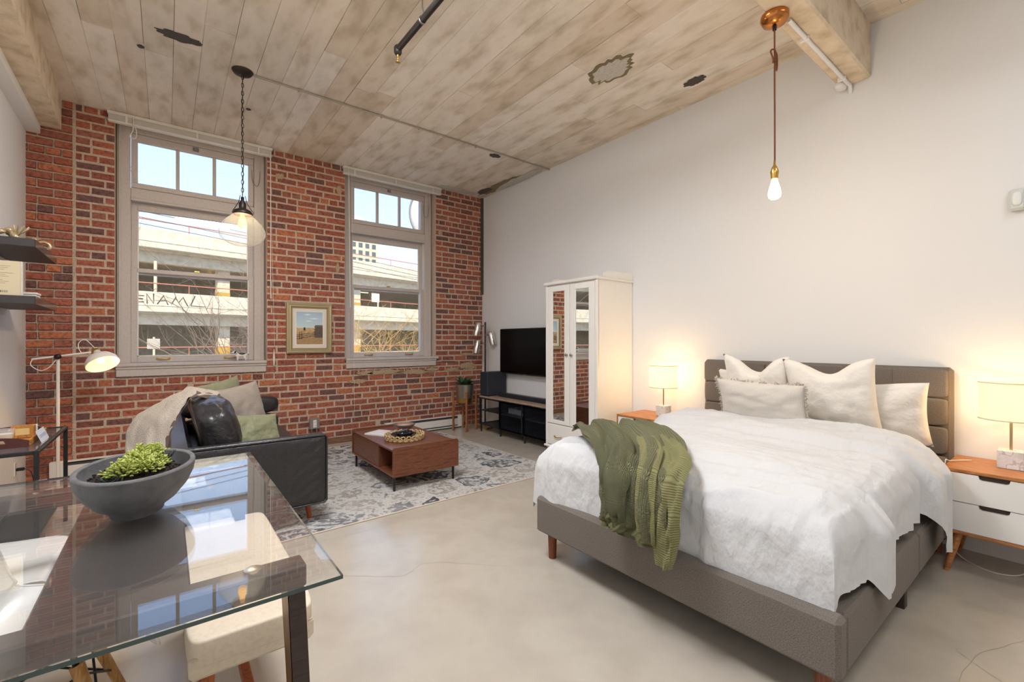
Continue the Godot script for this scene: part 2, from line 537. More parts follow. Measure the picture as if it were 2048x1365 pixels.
func shell():
	var fl := structure("floor", sbox(Vector3(-1.5, -0.2, WA - 0.35), Vector3(WB + 0.3, 0.0, 3.0)), M.floor)
	tag(fl, "polished pale concrete floor with hairline cracks")
	# hairline cracks seen on the slab, as fine sunken seams
	var cracks := [[[0.30, -3.02], [0.75, -3.0], [1.2, -2.98], [1.75, -3.02]], [[0.62, -2.62], [1.0, -2.3], [1.2, -2.33], [1.55, -2.0]], [[2.2, -0.30], [2.6, -0.28], [3.0, -0.12]], [[2.3, 0.1], [2.55, -0.3], [2.62, -0.32]], [[3.1, -4.3], [3.05, -3.9], [3.12, -3.55]]]
	for c in cracks:
		var pts := []
		for q in c: pts.append(Vector3(q[0], 0.0, q[1]))
		pts = smooth_path(pts, 8)
		var mb := MB.new()
		for i in pts.size() - 1:
			var a: Vector3 = pts[i]; var b: Vector3 = pts[i + 1]
			a += Vector3(fn1.get_noise_2d(i * 0.7, c[0][0] * 9.0), 0, fn1.get_noise_2d(i * 0.7, c[0][0] * 9.0 + 5.0)) * 0.012
			b += Vector3(fn1.get_noise_2d((i + 1) * 0.7, c[0][0] * 9.0), 0, fn1.get_noise_2d((i + 1) * 0.7, c[0][0] * 9.0 + 5.0)) * 0.012
			var n := (b - a).cross(Vector3.UP).normalized() * 0.0008
			var up := Vector3(0, 0.0006, 0)
			mb.quad(a - n + up, a + n + up, b + n + up, b - n + up)
			mb.quad(b - n - up, b + n - up, a + n - up, a - n - up)
		put("crack", mb, M.crack, fl)
	var wr := structure("wall_right", sbox(Vector3(WB, 0.0, WA - 0.35), Vector3(WB + 0.25, CH, 3.0)), M.paint)
	tag(wr, "smooth white painted wall behind the bed")
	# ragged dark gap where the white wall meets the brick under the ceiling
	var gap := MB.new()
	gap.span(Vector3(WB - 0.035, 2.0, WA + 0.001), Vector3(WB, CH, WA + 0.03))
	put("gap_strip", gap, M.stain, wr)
	var wl := MB.new()
	var za := WA - 0.35
	var zb := 3.0
	wl.prism(PackedVector2Array([Vector2(left_x(za), za), Vector2(left_x(za) - 0.3, za), Vector2(left_x(zb) - 0.3, zb), Vector2(left_x(zb), zb)]), 0.0, CH, Transform3D(Basis(Vector3(1, 0, 0), Vector3(0, 0, 1), Vector3(0, 1, 0)), Vector3.ZERO))
	var wlo := structure("wall_left", wl, M.paint)
	tag(wlo, "white painted left wall with a boxed soffit")
	# white boxed soffit along the top of the left wall
	var so := MB.new()
	so.prism(PackedVector2Array([Vector2(left_x(WA), WA), Vector2(left_x(WA) + 0.09, WA), Vector2(left_x(zb) + 0.09, zb), Vector2(left_x(zb), zb)]), 3.14, CH, Transform3D(Basis(Vector3(1, 0, 0), Vector3(0, 0, 1), Vector3(0, 1, 0)), Vector3.ZERO))
	put("soffit", so, M.paint, wlo)
	var wf := structure("wall_front", sbox(Vector3(-1.5, 0.0, 3.0), Vector3(WB + 0.3, CH, 3.25)), M.paint)
	tag(wf, "white painted wall at the kitchen end")
	# ceiling slab, then the imprint of each form board
	var ce := structure("ceiling", sbox(Vector3(-1.5, CH, WA - 0.35), Vector3(WB + 0.3, CH + 0.25, 3.25)), M.joint)
	tag(ce, "board-marked bare concrete ceiling")
	var x := -1.0
	var k := 0
	while x < WB:
		var w := 0.165 + rng.randf() * 0.03
		var z := WA + 0.002 - rng.randf() * 1.2
		while z < 3.0:
			var l := 1.5 + rng.randf() * 2.2
			var z0 := maxf(z, WA + 0.002)
			var z1 := minf(z + l, 3.0)
			if z1 > z0 + 0.1:
				var drop := 0.006 + rng.randf() * 0.003
				var b := MB.new()
				b.box(Vector3(x + w / 2, CH - drop / 2 + 0.002, (z0 + z1) / 2), Vector3(w - 0.0016, drop + 0.004, z1 - z0 - 0.0016), 0.0015, Basis(Vector3.UP, (rng.randf() - 0.5) * 0.003))
				put("board_mark", b, M.boards[(k * 3 + int(rng.randf() * 5)) % 5], ce)
			z += l
			k += 1
		x += w
	# beams
	var b1 := MB.new()
	b1.prism(PackedVector2Array([Vector2(left_x(WA) + 0.088, WA), Vector2(left_x(WA) + 0.225, WA), Vector2(left_x(zb) + 0.30, zb), Vector2(left_x(zb) + 0.088, zb)]), 3.215, CH, Transform3D(Basis(Vector3(1, 0, 0), Vector3(0, 0, 1), Vector3(0, 1, 0)), Vector3.ZERO))
	put("beam", b1, M.beam, ce)
	var b2 := MB.new()
	b2.box(Vector3(1.45, 3.315, -1.02), Vector3(4.88, 0.39, 0.185), 0.012)
	put("beam", b2, M.beam, ce)
	# stains, plugs and patches on the concrete
	for s in [[0.08, -4.046, 0.13, 0.05, M.stain], [3.099, -4.332, 0.07, 0.045, M.stain], [3.55, -2.05, 0.05, 0.09, M.stain], [0.62, -4.9, 0.02, 0.02, M.stain], [-0.15, -4.35, 0.02, 0.02, M.stain]]:
		put("stain", blob(Vector3(s[0], CH - 0.012, s[1]), s[2], s[3], 0.004, 3), s[4], ce)
	put("patch_rim", blob(Vector3(2.868, CH - 0.012, -2.384), 0.135, 0.21, 0.004, 5), M.patch_rim, ce)
	put("patch", blob(Vector3(2.868, CH - 0.016, -2.384), 0.105, 0.17, 0.004, 5), M.patch, ce)
	put("stain", blob(Vector3(3.76, CH - 0.012, -5.1), 0.09, 0.5, 0.005, 9), M.patch_rim, ce)
	put("stain", blob(Vector3(3.70, CH - 0.014, -5.42), 0.06, 0.16, 0.005, 19), M.stain, ce)
	put("patch", blob(Vector3(3.80, CH - 0.017, -4.8), 0.07, 0.5, 0.005, 12), M.patch, ce)
	put("patch", blob(Vector3(3.35, CH - 0.013, -5.66), 0.3, 0.08, 0.005, 14), M.patch, ce)
	for side in [["right", WB - 0.012, WB]]:
		var bb := structure("baseboard_right", sbox(Vector3(side[1], 0, -2.0), Vector3(side[2], 0.09, 3.0)), M.white_trim)
		tag(bb, "low white baseboard along the white wall")


func blob(c: Vector3, rx: float, rz: float, th: float, sd: int) -> MB:
	var mb := MB.new()
	var p := PackedVector2Array()
	for i in 36:
		var a := TAU * i / 36
		var r: float = 1.0 + 0.35 * fn1.get_noise_2d(cos(a) * 2.0 + sd * 13.0, sin(a) * 2.0)+ 0.15 * fn1.get_noise_2d(cos(a) * 7.0 + sd * 3.0, sin(a) * 7.0)
		p.append(Vector2(cos(a) * rx * r, sin(a) * rz * r))
	mb.prism(p, -th / 2, th / 2, Transform3D(Basis(Vector3(1, 0, 0), Vector3(0, 0, 1), Vector3(0, 1, 0)), c))
	return mb


func wall_blob(c: Vector3, rx: float, ry: float, th: float, sd: int) -> MB:
	var mb := MB.new()
	var p := PackedVector2Array()
	for i in 40:
		var a := TAU * i / 40
		var r: float = 1.0 + 0.5 * fn1.get_noise_2d(cos(a) * 2.5 + sd * 13.0, sin(a) * 2.5) + 0.25 * fn1.get_noise_2d(cos(a) * 8.0 + sd * 3.0, sin(a) * 8.0)
		p.append(Vector2(cos(a) * rx * r, sin(a) * ry * r))
	mb.prism(p, -th / 2, th / 2, Transform3D(Basis(), c))
	return mb


const WIN := [[-0.388, 0.909], [1.80, 3.075]]   # the two openings, left and right edge
const SILL := 1.0
const HEAD := 3.46


func brick_wall():
	var wb := MB.new()
	var zf := WA - 0.004
	var zr := WA - 0.35
	var xs := [-1.3, WIN[0][0] - 0.006, WIN[0][1] + 0.006, WIN[1][0] - 0.006, WIN[1][1] + 0.006, WB + 0.25]
	for i in [0, 2, 4]: wb.span(Vector3(xs[i], 0, zr), Vector3(xs[i + 1], CH, zf))
	for i in [1, 3]:
		wb.span(Vector3(xs[i], 0, zr), Vector3(xs[i + 1], SILL, zf))
		wb.span(Vector3(xs[i], HEAD, zr), Vector3(xs[i + 1], CH, zf))
	var wall := structure("wall_back", wb, M.mortar)
	tag(wall, "old red brick wall with pale mortar around the two windows")
	# unit bricks with uneven arrises
	var units := []
	for n in 11:   # the last four are deep jamb bricks with finer arrises
		var fz := 1.0 if n < 7 else 0.22
		var mb := MB.new()
		var c := []
		for i in 8:
			c.append(Vector3((-0.5 if i & 1 == 0 else 0.5) * (1.0 - rng.randf() * 0.02), (-0.5 if i & 2 == 0 else 0.5) * (1.0 - rng.randf() * 0.07), -0.5 if i & 4 == 0 else 0.5 - rng.randf() * 0.06 * fz))
		# front face inset to round the arrises
		var f := []
		for i in [4, 5, 7, 6]:
			var q: Vector3 = c[i]
			f.append(Vector3(q.x - sign(q.x) * 0.022, q.y - sign(q.y) * 0.07, q.z))
		var e := []
		for i in [4, 5, 7, 6]: e.append(Vector3(c[i].x, c[i].y, c[i].z - 0.22 * fz))
		var bk := [c[0], c[1], c[3], c[2]]
		mb.poly(f.duplicate(), Vector3(0, 0, 1))
		for i in 4:
			var j := (i + 1) % 4
			var out: Vector3 = (e[i] + e[j]) * Vector3(1, 1, 0)
			mb.poly([f[i], f[j], e[j], e[i]], out + Vector3(0, 0, 0.2))
			mb.poly([e[i], e[j], bk[j], bk[i]], out)
		units.append(mb.done())
	var rows := 46
	var ph := CH / rows
	var list := []
	for r in rows:
		var y0 := r * ph
		var yc := y0 + ph / 2
		var header := r % 7 == 4 or r == 45
		var pitch := 0.107 if header else 0.213
		var cuts := [[-1.02, -0.681], [-0.672, WB]]
		if yc > SILL and yc < HEAD:
			cuts = [[-1.02, -0.681], [-0.672, WIN[0][0]], [WIN[0][1], WIN[1][0]], [WIN[1][1], WB]]
		for cut in cuts:
			var x: float = cut[0]
			var first := true
			while x < cut[1] - 0.02:
				var w: float = pitch * (1.0 + (rng.randf() - 0.5) * 0.08)
				if first and r % 2 == 1: w *= 0.5
				if rng.randf() < 0.07 and not header: w *= 0.52
				first = false
				if cut[1] - (x + w) < 0.05: w = cut[1] - x
				var is_jamb: bool = yc > SILL and yc < HEAD and (abs(x - WIN[0][1]) < 0.004 or abs(x - WIN[1][1]) < 0.004 or abs(x + w - WIN[0][0]) < 0.004 or abs(x + w - WIN[1][0]) < 0.004)
				var proud: float = (rng.randf() - 0.4) * 0.006 + (0.016 if x < -0.68 else 0.0)
				var depth := 0.034 if not is_jamb else 0.145
				list.append({"x": x + w / 2, "y": yc, "w": w - 0.0125, "h": ph - 0.0135, "z": WA + proud - depth / 2, "d": depth, "s": (w * ph) / (Vector3(x + w / 2, yc, WA) - CAM).length_squared()})
				x += w
	for b in list:   # what stands in front of the wall hides these
		if b.y < 0.62 and b.x > -0.1 and b.x < 1.0: b.s *= 0.01
		if b.y < 0.35 and b.x < -0.3: b.s *= 0.01
		if b.y < 0.2 and (b.x > 2.2 or b.x < 0.6): b.s *= 0.01
		if b.y > 3.4 and (b.x > -0.43 and b.x < 0.96): b.s *= 0.01
	list.sort_custom(func(a, b): return a.s > b.s)
	var rest := MB.new()
	var rest_by := []
	for i in 8: rest_by.append(SurfaceTool.new())
	var counts := [0, 0, 0, 0, 0, 0, 0, 0]
	for i in list.size():
		var b = list[i]
		var t := Transform3D(Basis(Vector3(0, 0, 1), (rng.randf() - 0.5) * 0.02).scaled(Vector3(1, 1, 1)) * Basis.from_scale(Vector3(b.w, b.h, b.d)), Vector3(b.x, b.y + (rng.randf() - 0.5) * 0.003, b.z))
		var mi := int(rng.randf() * 8)
		if rng.randf() < 0.3: mi = int(rng.randf() * 3)
		var u: ArrayMesh = units[int(rng.randf() * 7) if b.d < 0.1 else 7 + int(rng.randf() * 4)]
		if i < 300:
			var o := put("brick", u, M.bricks[mi], wall)
			o.transform = t
		else:
			rest_by[mi].append_from(u, 0, t)
			counts[mi] += 1
	# the bricks past the first 300: one part, a surface for each tone
	var am := ArrayMesh.new()
	for i in 8:
		if counts[i]:
			rest_by[i].commit(am)
			am.surface_set_material(am.get_surface_count() - 1, M.bricks[i])
	var o := MeshInstance3D.new()
	o.mesh = am
	o.name = "brickwork"
	o.set_meta("kind", "stuff")
	wall.add_child(o, true)
	# smeared lime plaster under the second window and along the corner
	var pl := [[2.35, 0.865, 0.24, 0.030], [2.75, 0.85, 0.24, 0.034], [2.05, 0.86, 0.10, 0.030], [1.95, 0.76, 0.12, 0.028], [3.02, 0.87, 0.12, 0.022], [3.62, 0.90, 0.13, 0.050], [3.35, 0.86, 0.10, 0.025], [3.60, 1.08, 0.10, 0.022], [1.72, 3.18, 0.035, 0.05], [-0.86, 2.32, 0.025, 0.012], [3.14, 2.85, 0.02, 0.03], [1.70, 2.2, 0.02, 0.06], [1.05, 3.2, 0.05, 0.03]]
	var k := 0
	for p in pl:
		put("plaster_smear", wall_blob(Vector3(p[0], p[1], WA + 0.002), p[2], p[3], 0.012, k), M.plaster, wall)
		k += 1
	# dark top of the broken gap under the second sill
	put("crack", wall_blob(Vector3(3.27, 0.975, WA + 0.002), 0.16, 0.008, 0.006, 31), M.stain, wall)
	var bb := structure("baseboard_back", sbox(Vector3(0.9, 0.0, WA), Vector3(2.25, 0.075, WA + 0.018), 0.003), mat(rgb(140, 104, 84), 0.6, {"tex": M.woodt, "scale": Vector3(0.5, 6, 6)}))
	tag(bb, "thin brown board along the foot of the brick wall")


func windows():
	for n in 2:
		var x0: float = WIN[n][0]
		var x1: float = WIN[n][1]
		var w := x1 - x0
		var root := Node3D.new()
		root.name = "window_%d" % (n + 1)
		add_child(root)
		root.position = Vector3(x0, 0, WA)
		tag(root, ["pale grey painted double-hung window with a three-pane transom, behind the globe pendant", "pale grey painted double-hung window with a three-pane transom, right of the framed painting"][n], "", "", "structure")
		var jw := 0.105   # casing board
		var zf := -0.13   # front of the casing
		for sd in 2:
			var xa := 0.0 if sd == 0 else w - jw
			put("casing", sbox(Vector3(xa, SILL, zf - 0.03), Vector3(xa + jw, HEAD, zf), 0.004), M.trim, root)
			var xb := 0.012 if sd == 0 else w - 0.034
			put("casing_bead", sbox(Vector3(xb, SILL, zf), Vector3(xb + 0.022, HEAD, zf + 0.012), 0.004), M.trim, root)
			var xc := jw - 0.012 if sd == 0 else w - jw
			put("stop", sbox(Vector3(xc, SILL, zf - 0.16), Vector3(xc + 0.012, 2.72, zf - 0.03), 0.002), M.white_trim, root)
			# outer lining of the opening, closes the gap to the masonry
			var xd := 0.0 if sd == 0 else w - jw
			put("lining", sbox(Vector3(xd, SILL, -0.34), Vector3(xd + jw - 0.012, HEAD, zf - 0.03)), M.trim, root)
		put("head_casing", sbox(Vector3(jw, 3.385, zf - 0.16), Vector3(w - jw, HEAD, zf), 0.004), M.trim, root)
		put("transom_bar", sbox(Vector3(jw, 2.71, zf - 0.16), Vector3(w - jw, 2.83, zf), 0.006), M.trim, root)
		put("transom_lip", sbox(Vector3(jw, 2.70, zf), Vector3(w - jw, 2.725, zf + 0.012), 0.004), M.trim, root)
		# hopper sash with three panes
		var hs := Node3D.new()
		hs.name = "transom_sash"
		root.add_child(hs, true)
		var hx0 := jw + 0.003
		var hx1 := w - jw - 0.003
		var gz := zf - 0.05
		put("rail", sbox(Vector3(hx0, 2.835, gz - 0.02), Vector3(hx1, 2.888, gz + 0.035), 0.004), M.trim, hs)
		put("rail", sbox(Vector3(hx0, 3.312, gz - 0.02), Vector3(hx1, 3.383, gz + 0.035), 0.004), M.trim, hs)
		put("stile", sbox(Vector3(hx0, 2.888, gz - 0.02), Vector3(hx0 + 0.052, 3.312, gz + 0.035), 0.004), M.trim, hs)
		put("stile", sbox(Vector3(hx1 - 0.052, 2.888, gz - 0.02), Vector3(hx1, 3.312, gz + 0.035), 0.004), M.trim, hs)
		var g0 := hx0 + 0.052
		var gw := hx1 - hx0 - 0.104
		for i in 3:
			put("pane", sbox(Vector3(g0 + gw * i / 3 + 0.001, 2.889, gz - 0.002), Vector3(g0 + gw * (i + 1) / 3 - 0.001, 3.311, gz + 0.002)), M.glass, hs)
			if i: put("muntin", sbox(Vector3(g0 + gw * i / 3 - 0.016, 2.888, gz - 0.018), Vector3(g0 + gw * i / 3 + 0.016, 3.312, gz + 0.024), 0.005), M.trim, hs)
		put("latch", sbox(Vector3(w / 2 - 0.03, 3.33, gz + 0.035), Vector3(w / 2 + 0.02, 3.37, gz + 0.055), 0.006), M.steel, hs)
		put("chain", tube(smooth_path([Vector3(hx1 - 0.02, 3.25, gz + 0.036), Vector3(hx1 - 0.01, 3.12, gz + 0.045), Vector3(hx1 + 0.03, 3.07, zf + 0.012), Vector3(hx1 + 0.055, 3.14, zf + 0.01), Vector3(hx1 + 0.06, 3.25, zf + 0.008)], 6), 0.004, 6), M.steel, hs)
		# upper sash sits behind the lower one
		for k in 2:
			var sash := Node3D.new()
			sash.name = "upper_sash" if k == 0 else "lower_sash"
			root.add_child(sash, true)
			var y0 := 1.965 if k == 0 else 1.06
			var y1 := 2.70 if k == 0 else 2.025
			var sz := zf - 0.115 if k == 0 else zf - 0.06
			var sx0 := jw
			var sx1 := w - jw
			var st := 0.05
			var bt := 0.045 if k == 0 else 0.062
			var tt := 0.075 if k == 0 else 0.042
			put("stile", sbox(Vector3(sx0, y0, sz - 0.022), Vector3(sx0 + st, y1, sz + 0.022), 0.004), M.trim, sash)
			put("stile", sbox(Vector3(sx1 - st, y0, sz - 0.022), Vector3(sx1, y1, sz + 0.022), 0.004), M.trim, sash)
			put("rail", sbox(Vector3(sx0 + st, y0, sz - 0.022), Vector3(sx1 - st, y0 + bt, sz + 0.022), 0.004), M.trim, sash)
			put("rail", sbox(Vector3(sx0 + st, y1 - tt, sz - 0.022), Vector3(sx1 - st, y1, sz + 0.022), 0.004), M.trim, sash)
			put("pane", sbox(Vector3(sx0 + st, y0 + bt, sz - 0.002), Vector3(sx1 - st, y1 - tt, sz + 0.002)), M.glass, sash)
			put("glazing_bead", sbox(Vector3(sx0 + st, y0 + bt, sz + 0.004), Vector3(sx0 + st + 0.01, y1 - tt, sz + 0.02)), M.white_trim, sash)
			put("glazing_bead", sbox(Vector3(sx1 - st - 0.01, y0 + bt, sz + 0.004), Vector3(sx1 - st, y1 - tt, sz + 0.02)), M.white_trim, sash)
			put("glazing_bead", sbox(Vector3(sx0 + st, y0 + bt, sz + 0.004), Vector3(sx1 - st, y0 + bt + 0.01, sz + 0.02)), M.white_trim, sash)
			if k == 1:
				put("sash_lock", sbox(Vector3(w / 2 - 0.02, y1, sz - 0.01), Vector3(w / 2 + 0.03, y1 + 0.018, sz + 0.02), 0.004), M.brass, sash)
				for hx in [w * 0.28, w * 0.74]:
					var lift := MB.new()
					lift.tube(smooth_path([Vector3(hx - 0.05, 1.093, sz + 0.022), Vector3(hx - 0.045, 1.093, sz + 0.036), Vector3(hx, 1.092, sz + 0.040), Vector3(hx + 0.045, 1.093, sz + 0.036), Vector3(hx + 0.05, 1.093, sz + 0.022)], 5), 0.006, 8)
					lift.span(Vector3(hx - 0.06, 1.082, sz + 0.021), Vector3(hx - 0.042, 1.106, sz + 0.026), 0.001)
					lift.span(Vector3(hx + 0.042, 1.082, sz + 0.021), Vector3(hx + 0.06, 1.106, sz + 0.026), 0.001)
					put("sash_lift", lift, M.brass, sash)
		# stool and apron
		put("sill", sbox(Vector3(-0.012 if n == 0 else 0.0, 1.025, -0.30), Vector3(w - 0.0 if n == 0 else w + 0.03, 1.058, 0.045), 0.008), M.trim, root)
		put("sill_moulding", sbox(Vector3(0.0, 1.0, 0.0), Vector3(w, 1.025, 0.034), 0.006), M.trim, root)
		put("apron", sbox(Vector3(0.004, 0.93, 0.0), Vector3(w - 0.006, 1.0, 0.026), 0.004), M.trim, root)
		put("outer_sill", sbox(Vector3(0.0, 0.99, -0.36), Vector3(w, 1.03, -0.16)), M.trim, root)
		# raised blind: head rail, pressed slats, bottom rail
		var bx0: float = [-0.445, 1.757][n]
		var bx1: float = [0.962, 3.147][n]
		var bl := thing("window_blind", ["raised white slat blind above the window behind the globe pendant", "raised white slat blind above the window right of the painting"][n], "blind", Vector3(bx0, 3.385, WA + 0.004), 0.0, "raised window blinds")
		var bw := bx1 - bx0
		put("head_rail", sbox(Vector3(0, 0.072, 0.0), Vector3(bw, 0.104, 0.052), 0.003), M.blind, bl)
		for i in 8:
			put("slat", sbox(Vector3(0.008, 0.022 + i * 0.006, 0.004), Vector3(bw - 0.008, 0.0255 + i * 0.006, 0.050)), M.blind, bl)
		put("bottom_rail", sbox(Vector3(0.004, 0.002, 0.002), Vector3(bw - 0.004, 0.02, 0.052), 0.004), M.blind, bl)
		for cx in [0.14, bw / 2, bw - 0.14]:
			put("ladder_clip", sbox(Vector3(cx - 0.008, 0.0, 0.052), Vector3(cx + 0.008, 0.075, 0.056), 0.001), M.cord_white, bl)
		var wx := 0.975 + 0.0 if n == 0 else 0.062
		wx = 0.962 - bx0 + 0.02 - 0.04 if n == 0 else 0.062
		put("tilt_wand", rod(Vector3(wx, 0.07, 0.06), Vector3(wx + (0.0 if n == 0 else 0.02), -1.62 if n == 0 else -1.68, 0.062), 0.005, 8), M.cord_white, bl)
		if n == 0:
			put("cord_loop", tube(smooth_path([Vector3(0.19, 0.08, 0.058), Vector3(0.19, -0.04, 0.06), Vector3(0.165, -0.12, 0.062), Vector3(0.21, -0.12, 0.062), Vector3(0.215, -0.05, 0.062), Vector3(0.2, 0.0, 0.06)], 6), 0.004, 6), M.cord_white, bl)
			put("pull_cord", rod(Vector3(bw - 0.03, 0.07, 0.058), Vector3(bw + 0.02, -2.16, 0.06), 0.0016, 5), M.cord_white, bl)
		else:
			put("pull_cord", rod(Vector3(0.10, 0.07, 0.058), Vector3(0.135, -3.1, 0.06), 0.0016, 5), M.cord_white, bl)


func bulb_profile(r: float, h: float) -> Array:   # pear shaped filament bulb hanging from y = 0 downwards
	return [[Vector2(0, -h), Vector2(r * 0.55, -h * 0.985), Vector2(r * 0.9, -h * 0.90), Vector2(r, -h * 0.76), Vector2(r * 0.86, -h * 0.52), Vector2(r * 0.55, -h * 0.24), Vector2(r * 0.42, -h * 0.05), Vector2(r * 0.42, 0)]]


func ceiling_things():
	# glass globe pendant on a chain
	var p := thing("globe_pendant", "clear glass teardrop globe pendant hanging on a dark chain before the window", "pendant lamp", Vector3(0.494, CH - 0.012, -4.24))
	put("canopy", lathe([[Vector2(0, -0.035), Vector2(0.03, -0.034), Vector2(0.065, -0.02), Vector2(0.078, 0.0)], [Vector2(0.078, 0.0), Vector2(0, 0.0)]], Vector3.ZERO, 24), M.bronze, p)
	var ch := MB.new()
	var y := -0.03
	var i := 0
	while y > -1.02:
		var ring := []
		for k in 9:
			var a := TAU * k / 8
			var q := Vector3(cos(a) * 0.0085, sin(a) * 0.021, 0)
			ring.append((q if i % 2 == 0 else Vector3(0, q.y, q.x)) + Vector3(0, y - 0.018, 0))
		ch.tube(ring, 0.0026, 5, false)
		y -= 0.033
		i += 1
	put("chain", ch, M.bronze, p)
	put("cord", tube(smooth_path([Vector3(0.004, -0.02, 0), Vector3(-0.006, -0.4, 0.004), Vector3(0.006, -0.75, -0.004), Vector3(0, -1.05, 0)], 8), 0.0025, 6), M.bronze, p)
	put("socket", lathe([[Vector2(0.022, -1.16), Vector2(0.026, -1.12), Vector2(0.026, -1.08), Vector2(0.012, -1.06), Vector2(0.012, -1.03), Vector2(0, -1.03)]], Vector3.ZERO, 18), M.bronze, p)
	put("fitter", lathe([[Vector2(0.068, -1.175), Vector2(0.074, -1.160), Vector2(0.062, -1.142), Vector2(0.03, -1.125), Vector2(0.02, -1.12)], [Vector2(0.0, -1.17), Vector2(0.068, -1.175)]], Vector3.ZERO, 28), M.bronze, p)
	for k in 3:
		var a := TAU * k / 3 + 0.5
		var dx := cos(a)
		var dz := sin(a)
		put("clip", tube([Vector3(dx * 0.02, -1.02, dz * 0.02), Vector3(dx * 0.034, -1.08, dz * 0.034), Vector3(dx * 0.07, -1.14, dz * 0.07), Vector3(dx * 0.084, -1.155, dz * 0.084), Vector3(dx * 0.074, -1.18, dz * 0.074)], 0.003, 6), M.bronze, p)
	var gl := []
	for k in 23:   # teardrop: wide below
		var t := k / 22.0
		var yy := -1.435 + 0.268 * t
		var r := 0.168 * pow(max(0.0, sin(PI * pow(t, 0.72) * 0.93 + 0.0)), 0.75)
		if k == 0: r = 0.0
		if k == 22: r = 0.066
		gl.append(Vector2(max(r, 0.066 if t > 0.9 else 0.0), yy))
	put("glass_globe", lathe([gl], Vector3.ZERO, 48), mat(Color(0.44, 0.46, 0.47), 0.0, {"alpha": 0.14, "spec": 0.7}), p)
	var warm := Color(1.0, 0.78, 0.48)
	put("bulb", lathe(bulb_profile(0.033, 0.12), Vector3(0, -1.165, 0), 20), mat(rgb(255, 214, 140), 0.3, {"glow": 2.2, "glow_color": rgb(255, 196, 110)}), p)
	lamp(p, "bulb_glow", Vector3(0, -1.25, 0), Color(1.0, 0.87, 0.68), 0.5, 0.03)
	# bare bulb pendant under the beam above the bed
	p = thing("bulb_pendant", "bare filament bulb on a brown knotted cord hanging over the bed", "pendant lamp", Vector3(2.715, 3.12, -1.085))
	put("canopy", lathe([[Vector2(0, -0.062), Vector2(0.03, -0.060), Vector2(0.06, -0.045), Vector2(0.072, -0.02), Vector2(0.07, 0.0)], [Vector2(0.07, 0.0), Vector2(0, 0.0)]], Vector3.ZERO, 28), M.copper, p)
	put("strain_relief", lathe([[Vector2(0.010, -0.085), Vector2(0.012, -0.06), Vector2(0, -0.055)]], Vector3.ZERO, 12), M.black_metal, p)
	var cord_m := mat(rgb(120, 70, 44), 0.8)
	put("cord", tube(smooth_path([Vector3(0, -0.07, 0), Vector3(0.001, -0.2, 0), Vector3(0.004, -0.27, 0.0), Vector3(0.0, -0.32, 0), Vector3(0.002, -0.55, 0), Vector3(0.003, -0.84, 0)], 6), 0.0045, 8), cord_m, p)
	var knot := []
	for k in 15:
		var a := TAU * k / 14
		knot.append(Vector3(-0.018 + cos(a) * 0.022, -0.235 + sin(a) * 0.036, 0.006 * sin(a * 2)))
	put("cord_knot", tube(knot, 0.0045, 8), cord_m, p)
	knot = []
	for k in 15:
		var a := TAU * k / 14
		knot.append(Vector3(0.003 + cos(a) * 0.012, -0.265 + sin(a) * 0.05, 0.008))
	put("cord_knot", tube(knot, 0.0045, 8), cord_m, p)
	put("socket", lathe([[Vector2(0.018, -0.925), Vector2(0.020, -0.90), Vector2(0.022, -0.885), Vector2(0.014, -0.86), Vector2(0.006, -0.845), Vector2(0.005, -0.82), Vector2(0, -0.82)]], Vector3.ZERO, 18), M.brass, p)
	put("bulb", lathe(bulb_profile(0.034, 0.125), Vector3(0, -0.915, 0), 22), mat(rgb(255, 240, 200), 0.3, {"glow": 2.6, "glow_color": rgb(255, 232, 176)}), p)
	lamp(p, "bulb_glow", Vector3(0, -1.0, 0), Color(1.0, 0.86, 0.66), 0.34, 0.04)
	# black sprinkler pipe
	p = thing("sprinkler_pipe", "black steel sprinkler pipe on hangers with a brass sprinkler head", "pipe", Vector3(1.30, 3.35, -2.99))
	put("pipe", rod(Vector3(0, 0, 0), Vector3(0.09, 0, 5.95), 0.021, 16), M.black_pipe, p)
	put("elbow", lathe([[Vector2(0, -0.034), Vector2(0.02, -0.032), Vector2(0.027, -0.02), Vector2(0.028, 0.015), Vector2(0.02, 0.03), Vector2(0, 0.032)]], Vector3(0, -0.004, -0.01), 16), M.black_pipe, p)
	put("sprinkler_head", lathe([[Vector2(0.0, -0.092), Vector2(0.016, -0.091), Vector2(0.016, -0.087)], [Vector2(0.016, -0.087), Vector2(0.004, -0.086), Vector2(0.004, -0.06), Vector2(0.011, -0.055), Vector2(0.011, -0.03), Vector2(0, -0.03)]], Vector3(0, 0, -0.01), 14), M.brass, p)
	for hz in [0.36, 2.4, 4.4]:
		var hx: float = 0.09 * hz / 5.95
		put("hanger_ring", lathe([[Vector2(0.0225, -0.008), Vector2(0.025, -0.008), Vector2(0.025, 0.008), Vector2(0.0225, 0.008), Vector2(0.0225, -0.008)]], Vector3(hx, 0, hz), 16, Vector2.ONE, Basis(Vector3(1, 0, 0), PI / 2)), M.steel, p)
		var hg := MB.new()
		hg.tube([Vector3(hx, 0.024, hz), Vector3(hx + 0.012, 0.05, hz), Vector3(hx, 0.085, hz), Vector3(hx, 0.14, hz)], 0.004, 6)
		put("hanger_rod", hg, M.steel, p)
	# thin conduit from the globe to the white wall
	p = thing("ceiling_conduit", "thin grey metal conduit clipped along the ceiling from the globe pendant", "conduit", Vector3(0.57, CH - 0.02, -4.235))
	put("tube", rod(Vector3(0, 0, 0), Vector3(WB - 0.57 - 0.002, 0, 0.0), 0.008, 10), M.conduit, p)
	for cx in [0.35, 1.1, 1.5, 2.2, 2.9]:
		put("clip", sbox(Vector3(cx - 0.008, -0.010, -0.022), Vector3(cx + 0.008, 0.012, 0.012), 0.002), M.conduit, p)
